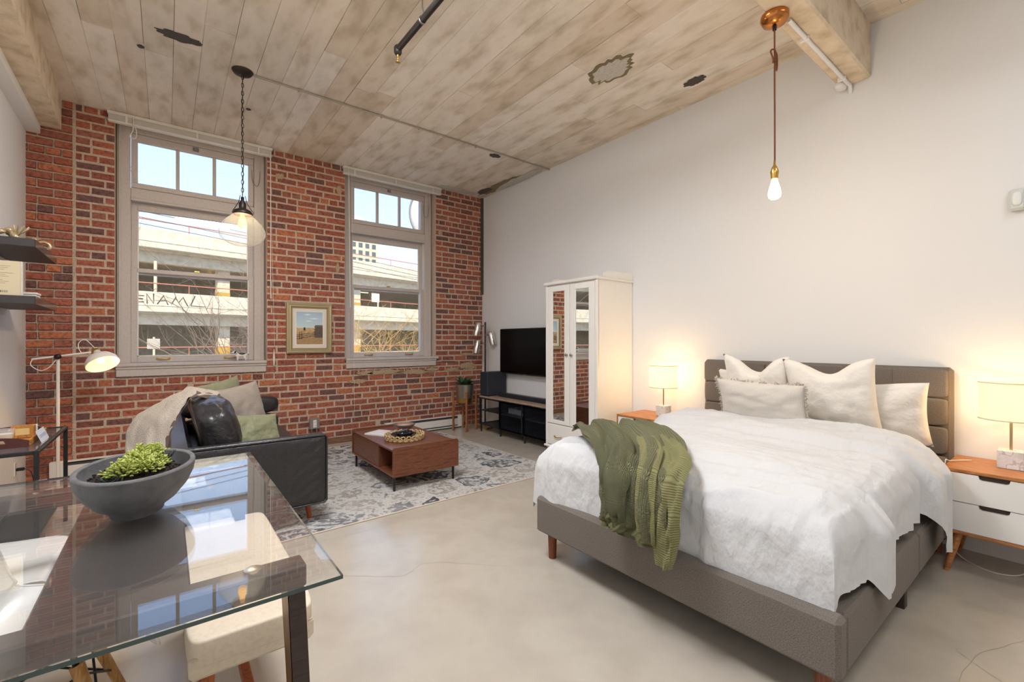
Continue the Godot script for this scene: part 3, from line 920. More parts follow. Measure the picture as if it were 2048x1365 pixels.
	# conduit under the beam
	p = thing("beam_conduit", "pale painted conduit running under the concrete beam to the wall", "conduit", Vector3(2.80, 3.108, -1.045))
	put("tube", tube(smooth_path([Vector3(0, 0, 0), Vector3(0.5, 0, 0), Vector3(0.98, 0, 0), Vector3(1.05, -0.008, 0.004), Vector3(1.075, -0.05, 0.0)], 6), 0.0125, 10), M.paint, p)
	for cx in [0.25, 0.92]:
		put("clip", sbox(Vector3(cx - 0.01, -0.015, -0.03), Vector3(cx + 0.01, 0.012, 0.018), 0.002), M.paint, p)
	put("filler", soft(Vector3(1.03, 0.0, -0.045), Vector3(0.11, 0.05, 0.07), 0.8), M.paint, p)


func outdoors():
	# parking garage across the street
	var g := thing("parking_garage", "cream concrete parking garage with open decks seen through the windows", "building", Vector3(-1, 0, -27), deg_to_rad(13.0))
	var cream_m: StandardMaterial3D = M.cream_wall  # one cream concrete for all of the garage, back wall included
	var soffit_m := cream_m
	var dark := cream_m
	var rail := mat(rgb(206, 130, 106), 0.6)
	for lv in [[5.70, 6.62], [2.66, 3.62], [-0.42, 0.55]]:
		put("parapet", sbox(Vector3(-46, lv[0], -0.35), Vector3(40, lv[1], 0.0), 0.02), cream_m, g)
		put("drip_ledge", sbox(Vector3(-46, lv[0] + 0.30, 0.0), Vector3(40, lv[0] + 0.335, 0.03)), soffit_m, g)
		put("deck_beam", sbox(Vector3(-46, lv[0] - 0.58, -1.25), Vector3(40, lv[0], -0.85)), soffit_m, g)
		put("deck_slab", sbox(Vector3(-46, lv[0] - 0.05, -14.0), Vector3(40, lv[0] + 0.15, -0.35)), soffit_m, g)
		put("guard_rail", rod(Vector3(-46, lv[1] + 0.42, -0.18), Vector3(40, lv[1] + 0.42, -0.18), 0.028, 8), rail, g)
		var px := -25.0
		while px < 40.0:
			put("rail_post", rod(Vector3(px, lv[1], -0.18), Vector3(px, lv[1] + 0.42, -0.18), 0.02, 6), rail, g)
			px += 3.0
	for cx in [-30.6, -22.6, -14.6, -6.6, 3.9, 12.0, 20.0, 28.0]:
		put("column", sbox(Vector3(cx - 0.3, -4.0, -1.7), Vector3(cx + 0.3, 5.2, -1.26), 0.03), soffit_m, g)
		put("column_band", sbox(Vector3(cx - 0.31, 0.55, -1.71), Vector3(cx + 0.31, 1.0, -1.25), 0.02), mat(rgb(214, 170, 62), 0.8), g)
		put("column_band", sbox(Vector3(cx - 0.31, 3.6, -1.71), Vector3(cx + 0.31, 3.95, -1.25), 0.02), mat(rgb(206, 172, 84), 0.8), g)
	put("back_wall", sbox(Vector3(-46, -4.0, -14.3), Vector3(40, 5.7, -14.0)), dark, g)
	put("deck_post", rod(Vector3(0.72, 3.62, -0.5), Vector3(0.72, 5.15, -0.5), 0.07, 10), mat(rgb(240, 226, 190), 0.6), g)
	put("deck_post", rod(Vector3(12.9, 3.62, -0.1), Vector3(12.9, 4.05, -0.1), 0.05, 10), mat(rgb(240, 226, 190), 0.6), g)
	put("deck_sign", sbox(Vector3(12.45, 3.95, -0.2), Vector3(13.05, 4.55, -0.14), 0.01), mat(rgb(246, 238, 216), 0.6), g)
	for q in [[-0.3, 4.86], [1.9, 4.84], [6.1, 4.85], [9.1, 4.8], [12.2, 4.8]]:
		put("tube_light", sbox(Vector3(q[0], q[1], -2.6), Vector3(q[0] + 1.5, q[1] + 0.06, -2.5)), mat(rgb(255, 246, 214), 0.5, {"glow": 1.0}), g)
	# writing sprayed on the middle parapet
	var gm := mat(rgb(64, 58, 56), 0.9)
	var gr := MB.new()
	var strokes := [
		[[0.0, 0.42], [-0.22, 0.42], [-0.22, 0.12], [0.0, 0.14]], [[-0.22, 0.28], [-0.03, 0.28]],
		[[0.12, 0.06], [0.10, 0.52], [0.36, 0.08], [0.36, 0.54]],
		[[0.50, 0.06], [0.74, 0.48], [0.92, 0.05]], [[0.56, 0.22], [0.88, 0.26]],
		[[1.06, 0.10], [1.22, 0.44], [1.34, 0.18], [1.52, 0.46], [1.72, 0.02]],
		[[2.02, 0.56], [1.84, 0.06], [2.50, 0.03]]]
	for s in strokes:
		var pts := []
		for q in s: pts.append(Vector3(q[0] + 0.18, 2.98 + q[1], 0.006))
		gr.tube(pts, 0.024, 6)
	put("graffiti", gr, gm, g)
	# office block far behind
	var ob := thing("office_tower", "distant cream office block with a grid of square windows", "building", Vector3(31.5, 0, -86), deg_to_rad(6))
	put("wall", sbox(Vector3(-14, -8, -8), Vector3(1.6, 24.2, 0)), mat(rgb(236, 218, 186), 0.9), ob)
	var wm := mat(rgb(96, 112, 116), 0.3)
	for r in 6:
		for c in 11:
			put("window", sbox(Vector3(-13.2 + c * 1.36, 22.2 - r * 1.45, -0.1), Vector3(-12.4 + c * 1.36, 23.1 - r * 1.45, 0.04)), wm, ob)
	var tw := thing("round_tower", "distant round tower top with a ringed roof above the office block", "building", Vector3(33.2, 0, -100.5))
	put("drum", lathe([[Vector2(2.2, -8), Vector2(2.2, 27.3)], [Vector2(2.7, 27.3), Vector2(2.7, 28.3)], [Vector2(2.7, 28.3), Vector2(1.6, 28.9), Vector2(0, 29.1)], [Vector2(2.2, 27.3), Vector2(2.7, 27.3)]], Vector3.ZERO, 32), mat(rgb(226, 226, 230), 0.7), tw)
	put("band", lathe([[Vector2(2.25, 25.9), Vector2(2.25, 26.6)]], Vector3.ZERO, 32), mat(rgb(150, 160, 172), 0.4), tw)
	# white curved sign disc fixed outside beside the second window
	var dc := thing("curved_sign", "large white curved sign mounted outside beside the second window", "sign", Vector3(3.86, 3.52, -7.0), deg_to_rad(-30))
	var dp := MB.new()
	dp.lathe([[Vector2(0.0, 0.05), Vector2(0.52, 0.05), Vector2(0.55, 0.03)], [Vector2(0.55, 0.03), Vector2(0.55, -0.03)], [Vector2(0.55, -0.03), Vector2(0, -0.05)]], Vector3.ZERO, 40, Vector2.ONE, Basis(Vector3(1, 0, 0), PI / 2))
	put("disc", dp, mat(rgb(232, 234, 238), 0.6), dc)
	put("rim", lathe([[Vector2(0.55, -0.04), Vector2(0.575, -0.04), Vector2(0.575, 0.06), Vector2(0.55, 0.06)]], Vector3.ZERO, 40, Vector2.ONE, Basis(Vector3(1, 0, 0), PI / 2)), mat(rgb(150, 156, 164), 0.5), dc)
	put("bracket", rod(Vector3(0.12, -0.42, 0.04), Vector3(0.5, -0.45, 0.75), 0.02, 8), M.steel, dc)
	# street
	var st := put("street", sbox(Vector3(-60, -4.4, -130), Vector3(90, -4.0, 40)), mat(rgb(150, 146, 140), 0.95))
	tag(st, "grey street surface below the windows", "", "", "structure")
	# sign on a post
	var sp := thing("street_sign", "small blank white sign on a pale post before the garage", "sign", Vector3(-0.34, -4.0, -20.2))
	put("post", rod(Vector3(0, 0, 0), Vector3(0, 5.42, 0), 0.035, 10), mat(rgb(232, 216, 176), 0.6), sp)
	put("plate", sbox(Vector3(-0.19, 5.0, 0.036), Vector3(0.17, 5.36, 0.05), 0.01), mat(rgb(196, 186, 172), 0.6), sp)
	# bare trees
	var bark := mat(rgb(150, 128, 108), 0.9)
	var gold := mat(rgb(218, 178, 110), 0.9)
	bare_tree("bare_tree", "leafless grey tree with fine twigs outside the first window", Vector3(2.05, -4.0, -16.5), 6.3, bark, 5, 0.42)
	bare_tree("bare_tree", "slender leafless tree at the right edge of the first window", Vector3(2.6, -4.0, -14.8), 6.9, bark, 8, 0.30)
	bare_tree("golden_bush", "dry golden leafless bush low in the second window", Vector3(6.0, -4.0, -19.0), 6.3, gold, 17, 0.62)
	bare_tree("golden_bush", "dry golden leafless bush right of the other one, in the second window", Vector3(7.9, -4.0, -19.4), 6.2, gold, 23, 0.60)
	bare_tree("golden_bush", "dry golden leafless bush beside the garage ramp at the second window's left", Vector3(4.7, -4.0, -18.6), 6.0, gold, 37, 0.6)
	bare_tree("bare_tree", "leafless grey tree left of the first window, seen in the wardrobe mirror", Vector3(-3.6, -4.0, -13.5), 8.2, bark, 51, 0.5)
	# overhead wires
	for k in 3:
		var wy := 5.65 - k * 0.22
		var wr := put("overhead_wire", tube(smooth_path([Vector3(-8, wy + 0.75, -20.0), Vector3(2, wy, -20.6), Vector3(12, wy - 0.9, -21.5), Vector3(26, wy - 1.9, -23)], 8), 0.012, 5), mat(rgb(110, 100, 92), 0.7))
		tag(wr, "thin overhead wire sagging before the garage parapet, %s of three" % ["topmost", "middle", "lowest"][k], "wire", "overhead wires")


func bare_tree(called: String, label: String, at: Vector3, h: float, m: Material, sd: int, spread: float):
	var t := thing(called, label, "tree", at)
	var r2 := RandomNumberGenerator.new()
	r2.seed = sd
	var trunk := MB.new()
	var tp := [Vector3.ZERO, Vector3(0.05, h * 0.3, 0), Vector3(0.0, h * 0.55, 0.05)]
	trunk.tube(tp, [0.10, 0.075, 0.05], 8)
	put("trunk", trunk, m, t)
	var tw := MB.new()
	var stack := []
	for i in 13:
		var f := 0.35 + 0.2 * r2.randf()
		var dir := Vector3(r2.randfn() * spread, 1.0, r2.randfn() * spread).normalized()
		stack.append([Vector3(0.03, h * f, 0.02), dir, h * (0.32 + r2.randf() * 0.22), 0.024, 0])
	while stack.size():
		var s = stack.pop_back()
		var p: Vector3 = s[0]
		var d: Vector3 = s[1]
		var pts := [p]
		for k in 4:
			d = (d + Vector3(r2.randfn(), r2.randfn() * 0.5 + 0.12, r2.randfn()) * 0.13).normalized()
			p += d * s[2] / 4.0
			pts.append(p)
		var ra: float = s[3]
		tw.tube(pts, [ra, ra * 0.85, ra * 0.7, ra * 0.55, ra * 0.35], 4, false)
		if s[4] < 3:
			for k in 4:
				var q: Vector3 = pts[1 + k]
				var nd := (d + Vector3(r2.randfn(), r2.randfn() * 0.6 + 0.2, r2.randfn()) * (0.5 + spread * 0.5)).normalized()
				stack.append([q, nd, s[2] * (0.42 + r2.randf() * 0.2), ra * 0.5, s[4] + 1])
	var o := put("twigs", tw, m, t)
	o.set_meta("kind", "stuff")


func pillow_mesh(w: float, h: float, d: float, notch := 0.0, fringe := 0.0) -> MB:
	# lies in the x-y plane, thick along z; corners pulled out, sides drawn in
	var mb := MB.new()
	for sd in [1.0, -1.0]:
		mb.grid(26, 26, func(u, v):
			var a: float = u * 2.0 - 1.0
			var b: float = v * 2.0 - 1.0
			var edge: float = (1.0 - a * a) * (1.0 - b * b)
			var pin_x: float = 1.0 - 0.07 * (1.0 - b * b) * abs(a)
			var pin_y: float = 1.0 - 0.07 * (1.0 - a * a) * abs(b)
			var z: float = pow(edge, 0.42) * d * 0.5
			z += 0.012 * fn1.get_noise_2d(a * 1.6 + w * 31.0, b * 1.6 + sd * 7.0) * pow(edge, 0.3)
			z -= 0.010 * max(0.0, fn2.get_noise_2d(a * 0.8 + w * 11.0, b * 0.8 + sd)) * pow(edge, 0.25)
			var y: float = b * h * 0.5 * pin_y
			if notch > 0.0 and b > 0.0:   # chopped top
				y -= notch * pow(b, 2.0) * exp(-a * a * 5.0)
			return Vector3(a * w * 0.5 * pin_x, y, z * sd), sd < 0)
	return mb


func cushion(called: String, label: String, cat: String, at: Vector3, size: Vector3, turn: Vector3, m: Material, notch := 0.0, group := "") -> Node3D:
	var t := thing(called, label, cat, at, 0.0, group)
	t.basis = Basis.from_euler(turn)
	put("cover", pillow_mesh(size.x, size.y, size.z, notch), m, t)
	return t


func hem(x: float) -> float:   # height of the duvet's hem along the near side of the bed
	var k := [[1.70, 0.405], [1.95, 0.40], [2.06, 0.395], [2.15, 0.31], [2.22, 0.30], [2.33, 0.39], [2.50, 0.41], [2.75, 0.41], [2.94, 0.40], [3.04, 0.28], [3.12, 0.16], [3.22, 0.15], [3.31, 0.24], [3.40, 0.42], [3.6, 0.5]]
	for i in k.size() - 1:
		if x < k[i + 1][0]:
			var t := clampf((x - k[i][0]) / (k[i + 1][0] - k[i][0]), 0, 1)
			return lerpf(k[i][1], k[i + 1][1], t * t * (3 - 2 * t))
	return k[-1][1]


func bed():
	var fx := 1.735
	var z0 := -2.01
	var z1 := -0.495
	var b := thing("bed", "upholstered grey fabric bed frame with a tall panelled headboard against the white wall", "bed", Vector3(fx, 0, (z0 + z1) / 2))
	var hz := (z1 - z0) / 2
	put("foot_rail", sbox(Vector3(0, 0.155, -hz), Vector3(0.075, 0.36, hz), 0.014), M.grey_cloth, b)
	put("side_rail", sbox(Vector3(0.076, 0.155, hz - 0.07), Vector3(1.12, 0.355, hz - 0.002), 0.012), M.grey_cloth, b)
	put("side_rail", sbox(Vector3(1.124, 0.155, hz - 0.07), Vector3(2.06, 0.355, hz - 0.002), 0.012), M.grey_cloth, b)
	put("side_rail", sbox(Vector3(0.076, 0.155, -hz + 0.002), Vector3(2.06, 0.355, -hz + 0.07), 0.012), M.grey_cloth, b)
	put("slat_base", sbox(Vector3(0.08, 0.25, -hz + 0.075), Vector3(2.05, 0.30, hz - 0.075)), M.black_metal, b)
	for q in [[0.07, -hz + 0.07], [0.07, hz - 0.07], [1.98, -hz + 0.07], [1.98, hz - 0.07]]:
		put("leg", lathe([[Vector2(0.0, 0.0), Vector2(0.022, 0.0)], [Vector2(0.022, 0.0), Vector2(0.028, 0.16)]], Vector3(q[0], 0, q[1]), 18), M.leg_wood, b)
	put("leg", sbox(Vector3(1.04, 0.0, hz - 0.09), Vector3(1.09, 0.16, hz - 0.04), 0.003), mat(rgb(58, 42, 36), 0.5), b)
	put("leg", sbox(Vector3(1.04, 0.0, -0.03), Vector3(1.09, 0.26, 0.03), 0.003), mat(rgb(58, 42, 36), 0.5), b)
	# headboard: rim and a stack of padded panels, three across the top row
	var hb0 := -2.12 - b.position.z
	var hb1 := -0.51 - b.position.z
	var hx := 3.80 - fx
	var hb := put("headboard", sbox(Vector3(hx + 0.03, 0.10, hb0), Vector3(WB - fx - 0.002, 1.115, hb1), 0.02), M.brown_cloth, b)
	var rows := 6
	var ph := 1.0 / rows
	for r in rows:
		var y1: float = 1.105 - r * 0.178
		var cuts := [hb0 + 0.02, lerpf(hb0, hb1, 0.33), lerpf(hb0, hb1, 0.66), hb1 - 0.02] if r == 0 else [hb0 + 0.02, hb1 - 0.02]
		for i in cuts.size() - 1:
			var pm := MB.new()
			pm.soft(Vector3(hx + 0.03, y1 - 0.089, (cuts[i] + cuts[i + 1]) / 2), Vector3(0.085, 0.176, cuts[i + 1] - cuts[i] - 0.003), 0.16)
			put("headboard_pad", pm, M.brown_cloth, b)
	# mattress with its sheet
	var mt := thing("mattress", "thick mattress in a white sheet on the grey bed frame", "mattress", Vector3(fx + 0.08, 0.302, (z0 + z1) / 2))
	put("body", soft_block(Vector3(0.02, 0, -hz + 0.075), Vector3(2.0, 0.27, hz - 0.075), 0.05), M.sheet, mt)
	# duvet
	var zl := z0 - 0.02
	var zr := z1 - 0.035
	var xf := fx + 0.055
	var xh := 3.40
	var top := 0.665
	var mb := MB.new()
	var nl := 0.30
	mb.grid(130, 120, func(u, v):
		# cloth coordinates: s along x from the hem at the foot, t along z from the far hem
		var foot := 0.268
		var s: float = -foot + u * (xh - xf + foot)
		var x: float = xf + s
		var xc: float = maxf(x, xf)
		var nr := 0.625 - hem(xc)
		var out: float = clampf((0.40 - hem(xc)) / 0.08, 0.0, 1.0)   # where it falls outside the rail
		var t: float = -nl + v * (zr - zl + nl + nr)
		var z: float = zl + t
		var r := 0.10
		var y := top
		# roll over the far, near and foot edges
		var dn := 0.0
		var ox := 0.0
		var oz := 0.0
		var se: float = -(s - r)
		if se > 0.0:
			var ang := minf(se / r, PI / 2)
			ox = (xf + r - r * sin(ang)) - minf(x, xf + r)
			ox = (xf + r - r * sin(ang))
			dn += r * (1.0 - cos(ang)) + maxf(0.0, se - r * PI / 2)
			x = ox
		var te: float = -(t - r)
		if te > 0.0:
			var ang := minf(te / r, PI / 2)
			z = zl + r - r * sin(ang) - 0.03 * minf(1.0, maxf(0.0, te - r * PI / 2) / 0.2)
			dn = maxf(dn, r * (1.0 - cos(ang)) + maxf(0.0, te - r * PI / 2)) + minf(dn, 0.06)
		var we: float = t - (zr - zl - r)
		if we > 0.0:
			var ang := minf(we / r, PI / 2)
			z = zr - r + r * sin(ang) + 0.075 * out * minf(1.0, maxf(0.0, we - r * 0.8) / 0.10)
			dn = maxf(dn, r * (1.0 - cos(ang)) + maxf(0.0, we - r * PI / 2)) + minf(dn, 0.05)
		y -= dn
		# loft of the filling, the folded-back head end, long soft creases
		var inx: float = clampf((xc - xf) / (xh - xf), 0, 1)
		var inz: float = clampf((z - zl) / (zr - zl), 0, 1)
		var loft: float = 0.035 * pow(sin(PI * clampf(inz, 0.0, 1.0)), 0.6) * pow(clampf(inx * 4.0, 0.0, 1.0), 0.7)
		var fold: float = 0.045 * smoothstep(2.93, 3.02, xc + 0.16 * sin(inz * 2.6 + 0.3)) * (1.0 - 0.7 * smoothstep(3.30, 3.40, xc))
		var k1: float = fn1.get_noise_2d(xc * 1.4 + 3.0, z * 0.9)
		var cr: float = maxf(0.0, fn2.get_noise_2d(xc * 1.5 + z * 0.25 + k1 * 0.3, z * 0.35 + xc * 0.1))
		var cr2: float = maxf(0.0, fn2.get_noise_2d(xc * 3.0 - z * 0.9 + 9.0, z * 0.8 + 4.0 + k1 * 0.4))
		var amp: float = 1.0 if dn < 0.03 else 1.5
		var wr: float = 0.028 * k1 + (0.034 * cr + 0.018 * cr2) * amp
		var q := Vector3(x, y + loft + fold, z)
		if dn < 0.06:
			q.y += wr
		else:
			var side := 0.0
			if se > r * 0.5: q.x -= wr * 0.8 + 0.008 * sin(z * 13.0 + k1 * 4.0) * minf(1.0, dn / 0.2)
			if te > r * 0.5: q.z -= wr * 1.0 + 0.02 * sin(xc * 15.0 + k1 * 4.0) * minf(1.0, dn / 0.2)
			if we > r * 0.5: q.z += wr * 0.8 + out * 0.014 * sin(xc * 17.0 + k1 * 3.0) * minf(1.0, dn / 0.2)
		return q, true)
	var dv := thing("duvet", "rumpled white duvet spread over the bed, hanging off its sides", "duvet", Vector3.ZERO)
	put("cover", mb, M.linen, dv)
	# tucked corner of the fitted sheet at the near foot
	# pillows
	var lean := 0.30
	cushion("pillow", "white sleeping pillow behind, leaning on the right end of the headboard", "pillow", Vector3(3.66, 0.83, -0.88), Vector3(0.60, 0.42, 0.16), Vector3(0.0, -PI / 2, lean * 0.0) + Vector3(0.30, 0, 0), M.pillow, 0.02)
	cushion("pillow", "white sleeping pillow mostly hidden at the left end of the headboard", "pillow", Vector3(3.67, 0.85, -1.62), Vector3(0.52, 0.42, 0.14), Vector3(0.26, -PI / 2, 0), M.pillow, 0.02)
	cushion("euro_cushion", "large square white cushion with a chopped top, right of the pair", "cushion", Vector3(3.51, 0.915, -1.055), Vector3(0.52, 0.52, 0.17), Vector3(0.26, -PI / 2 + 0.05, 0.04), M.pillow, 0.10)
	cushion("euro_cushion", "large square white cushion with a chopped top, behind the fringed lumbar cushion", "cushion", Vector3(3.53, 0.92, -1.53), Vector3(0.48, 0.53, 0.16), Vector3(0.24, -PI / 2 - 0.03, -0.02), M.pillow, 0.13)
	var lb := cushion("lumbar_cushion", "oblong cream woven cushion with frayed edges in front of the pillows", "cushion", Vector3(3.30, 0.85, -1.41), Vector3(0.60, 0.32, 0.15), Vector3(0.34, -PI / 2 - 0.02, -0.02), M.lumbar, 0.0)
	var fr := MB.new()
	var r2 := RandomNumberGenerator.new()
	r2.seed = 4
	for e in 260:
		var u := r2.randf() * 2.0 - 1.0
		var sdx := 1.0 if r2.randf() < 0.5 else -1.0
		var base: Vector3
		var out: Vector3
		if e % 3 > 0:
			base = Vector3(0.30 * sdx * (1.0 - 0.07 * (1 - u * u)), u * 0.16, 0)
			out = Vector3(sdx, r2.randfn() * 0.4, r2.randfn() * 0.4)
		else:
			base = Vector3(u * 0.30, 0.16 * sdx * (1.0 - 0.07 * (1 - u * u)), 0)
			out = Vector3(r2.randfn() * 0.4, sdx, r2.randfn() * 0.4)
		fr.tube([base - out * 0.006, base + out * 0.006, base + (out + Vector3(r2.randfn(), r2.randfn(), r2.randfn()) * 0.5) * 0.011], [0.004, 0.0048, 0.003], 4)
	var fo := put("fringe", fr, M.fringe, lb)
	fo.set_meta("kind", "stuff")
	green_throw()


func soft_block(a: Vector3, b: Vector3, r: float) -> MB:
	var mb := MB.new()
	mb.span(a, b, r)
	return mb


func throw_strip(path: Array, widths: Array, sides: Array, folds: float, amp: float, ph: float, nu: int, nv: int, bottom_cut: float, face := 1.0) -> MB:
	# a knitted strip: path up along its middle, sides point across it, folds run along it
	var mb := MB.new(true)
	mb.grid(nu, nv, func(u, v):
		var f: float = v * (path.size() - 1)
		var i: int = mini(int(f), path.size() - 2)
		var t: float = f - i
		var p0 = path[maxi(i - 1, 0)]; var p3 = path[mini(i + 2, path.size() - 1)]
		var p: Vector3 = path[i].cubic_interpolate(path[i + 1], p0, p3, t)
		var d: Vector3 = (path[i + 1] - path[i]).normalized()
		var w: float = lerpf(widths[i], widths[i + 1], t)
		var sd: Vector3 = (sides[i] as Vector3).lerp(sides[i + 1], t).normalized()
		var n: Vector3 = sd.cross(d).normalized() * face
		var a: float = u - 0.5
		var wob: float = fn1.get_noise_2d(u * 2.0 + ph, v * 2.0)
		var z: float = amp * (0.5 + 0.5 * sin((u * folds + wob * 0.5) * TAU + ph)) + 0.012 * wob
		# curl the two long edges down to what it lies on
		z -= amp * 0.6 * pow(abs(a) * 2.0, 6.0)
		return p + sd * a * w + n * (z + 0.008) + d * bottom_cut * (1.0 - v) * sin(u * 5.0 + ph) * 0.5, false)
	return mb


func green_throw():
	var t := thing("knit_throw", "olive green chunky knit throw draped over the foot of the white bed", "throw", Vector3.ZERO)
	var sx := Vector3(0, 0, 1)
	var dg := Vector3(0.62, 0, 0.78).normalized()
	# main fall over the foot end
	put("main_layer", throw_strip(
		[Vector3(1.665, 0.44, -1.245), Vector3(1.655, 0.56, -1.25), Vector3(1.70, 0.675, -1.27), Vector3(1.82, 0.725, -1.34), Vector3(1.98, 0.735, -1.50), Vector3(2.16, 0.735, -1.70), Vector3(2.25, 0.73, -1.84), Vector3(2.31, 0.715, -1.93)],
		[0.36, 0.37, 0.38, 0.44, 0.52, 0.56, 0.56, 0.50], [sx, sx, sx, Vector3(0.3, 0, 1), dg, dg, Vector3(0.8, 0, 0.5), Vector3(0.9, 0, 0.3)], 3.2, 0.045, 0.4, 40, 90, 0.05), M.knit_green, t)
	# ribbed border hanging lowest at the near side
	put("ribbed_border", throw_strip(
		[Vector3(1.655, 0.335, -1.085), Vector3(1.645, 0.45, -1.075), Vector3(1.648, 0.57, -1.07), Vector3(1.69, 0.68, -1.085), Vector3(1.80, 0.73, -1.13), Vector3(1.93, 0.745, -1.24), Vector3(2.08, 0.75, -1.40)],
		[0.08, 0.12, 0.13, 0.14, 0.14, 0.14, 0.13], [sx, sx, sx, sx, Vector3(0.4, 0, 1), dg, dg], 1.0, 0.03, 2.6, 16, 60, 0.02), M.rib_green, t)
	put("ribbed_border", throw_strip(
		[Vector3(1.650, 0.405, -1.165), Vector3(1.640, 0.50, -1.165), Vector3(1.645, 0.60, -1.17), Vector3(1.70, 0.70, -1.20), Vector3(1.82, 0.755, -1.27), Vector3(1.96, 0.765, -1.40)],
		[0.09, 0.10, 0.10, 0.11, 0.11, 0.10], [sx, sx, sx, sx, Vector3(0.4, 0, 1), dg], 1.0, 0.02, 1.0, 12, 50, 0.0), M.rib_green, t)
	# hem of the fall
	put("hem", throw_strip([Vector3(1.660, 0.395, -1.27), Vector3(1.662, 0.425, -1.27), Vector3(1.662, 0.455, -1.27)], [0.31, 0.33, 0.35], [sx, sx, sx], 3.0, 0.035, 0.4, 40, 6, 0.02), M.rib_green, t)
	# folded sleeve-like layer on the far side
	put("folded_layer", throw_strip(
		[Vector3(1.640, 0.47, -1.335), Vector3(1.632, 0.56, -1.34), Vector3(1.66, 0.68, -1.37), Vector3(1.78, 0.755, -1.47), Vector3(1.93, 0.765, -1.66), Vector3(2.02, 0.76, -1.80), Vector3(2.07, 0.735, -1.90)],
		[0.13, 0.16, 0.19, 0.22, 0.24, 0.24, 0.2], [sx, sx, sx, Vector3(0.4, 0, 1), dg, dg, dg], 1.0, 0.05, 3.4, 24, 70, 0.0), M.knit_green, t)
	put("cuff", throw_strip([Vector3(1.634, 0.425, -1.325), Vector3(1.634, 0.455, -1.33), Vector3(1.634, 0.49, -1.335)], [0.12, 0.13, 0.14], [sx, sx, sx], 1.0, 0.05, 3.4, 20, 6, 0.0), M.rib_green, t)


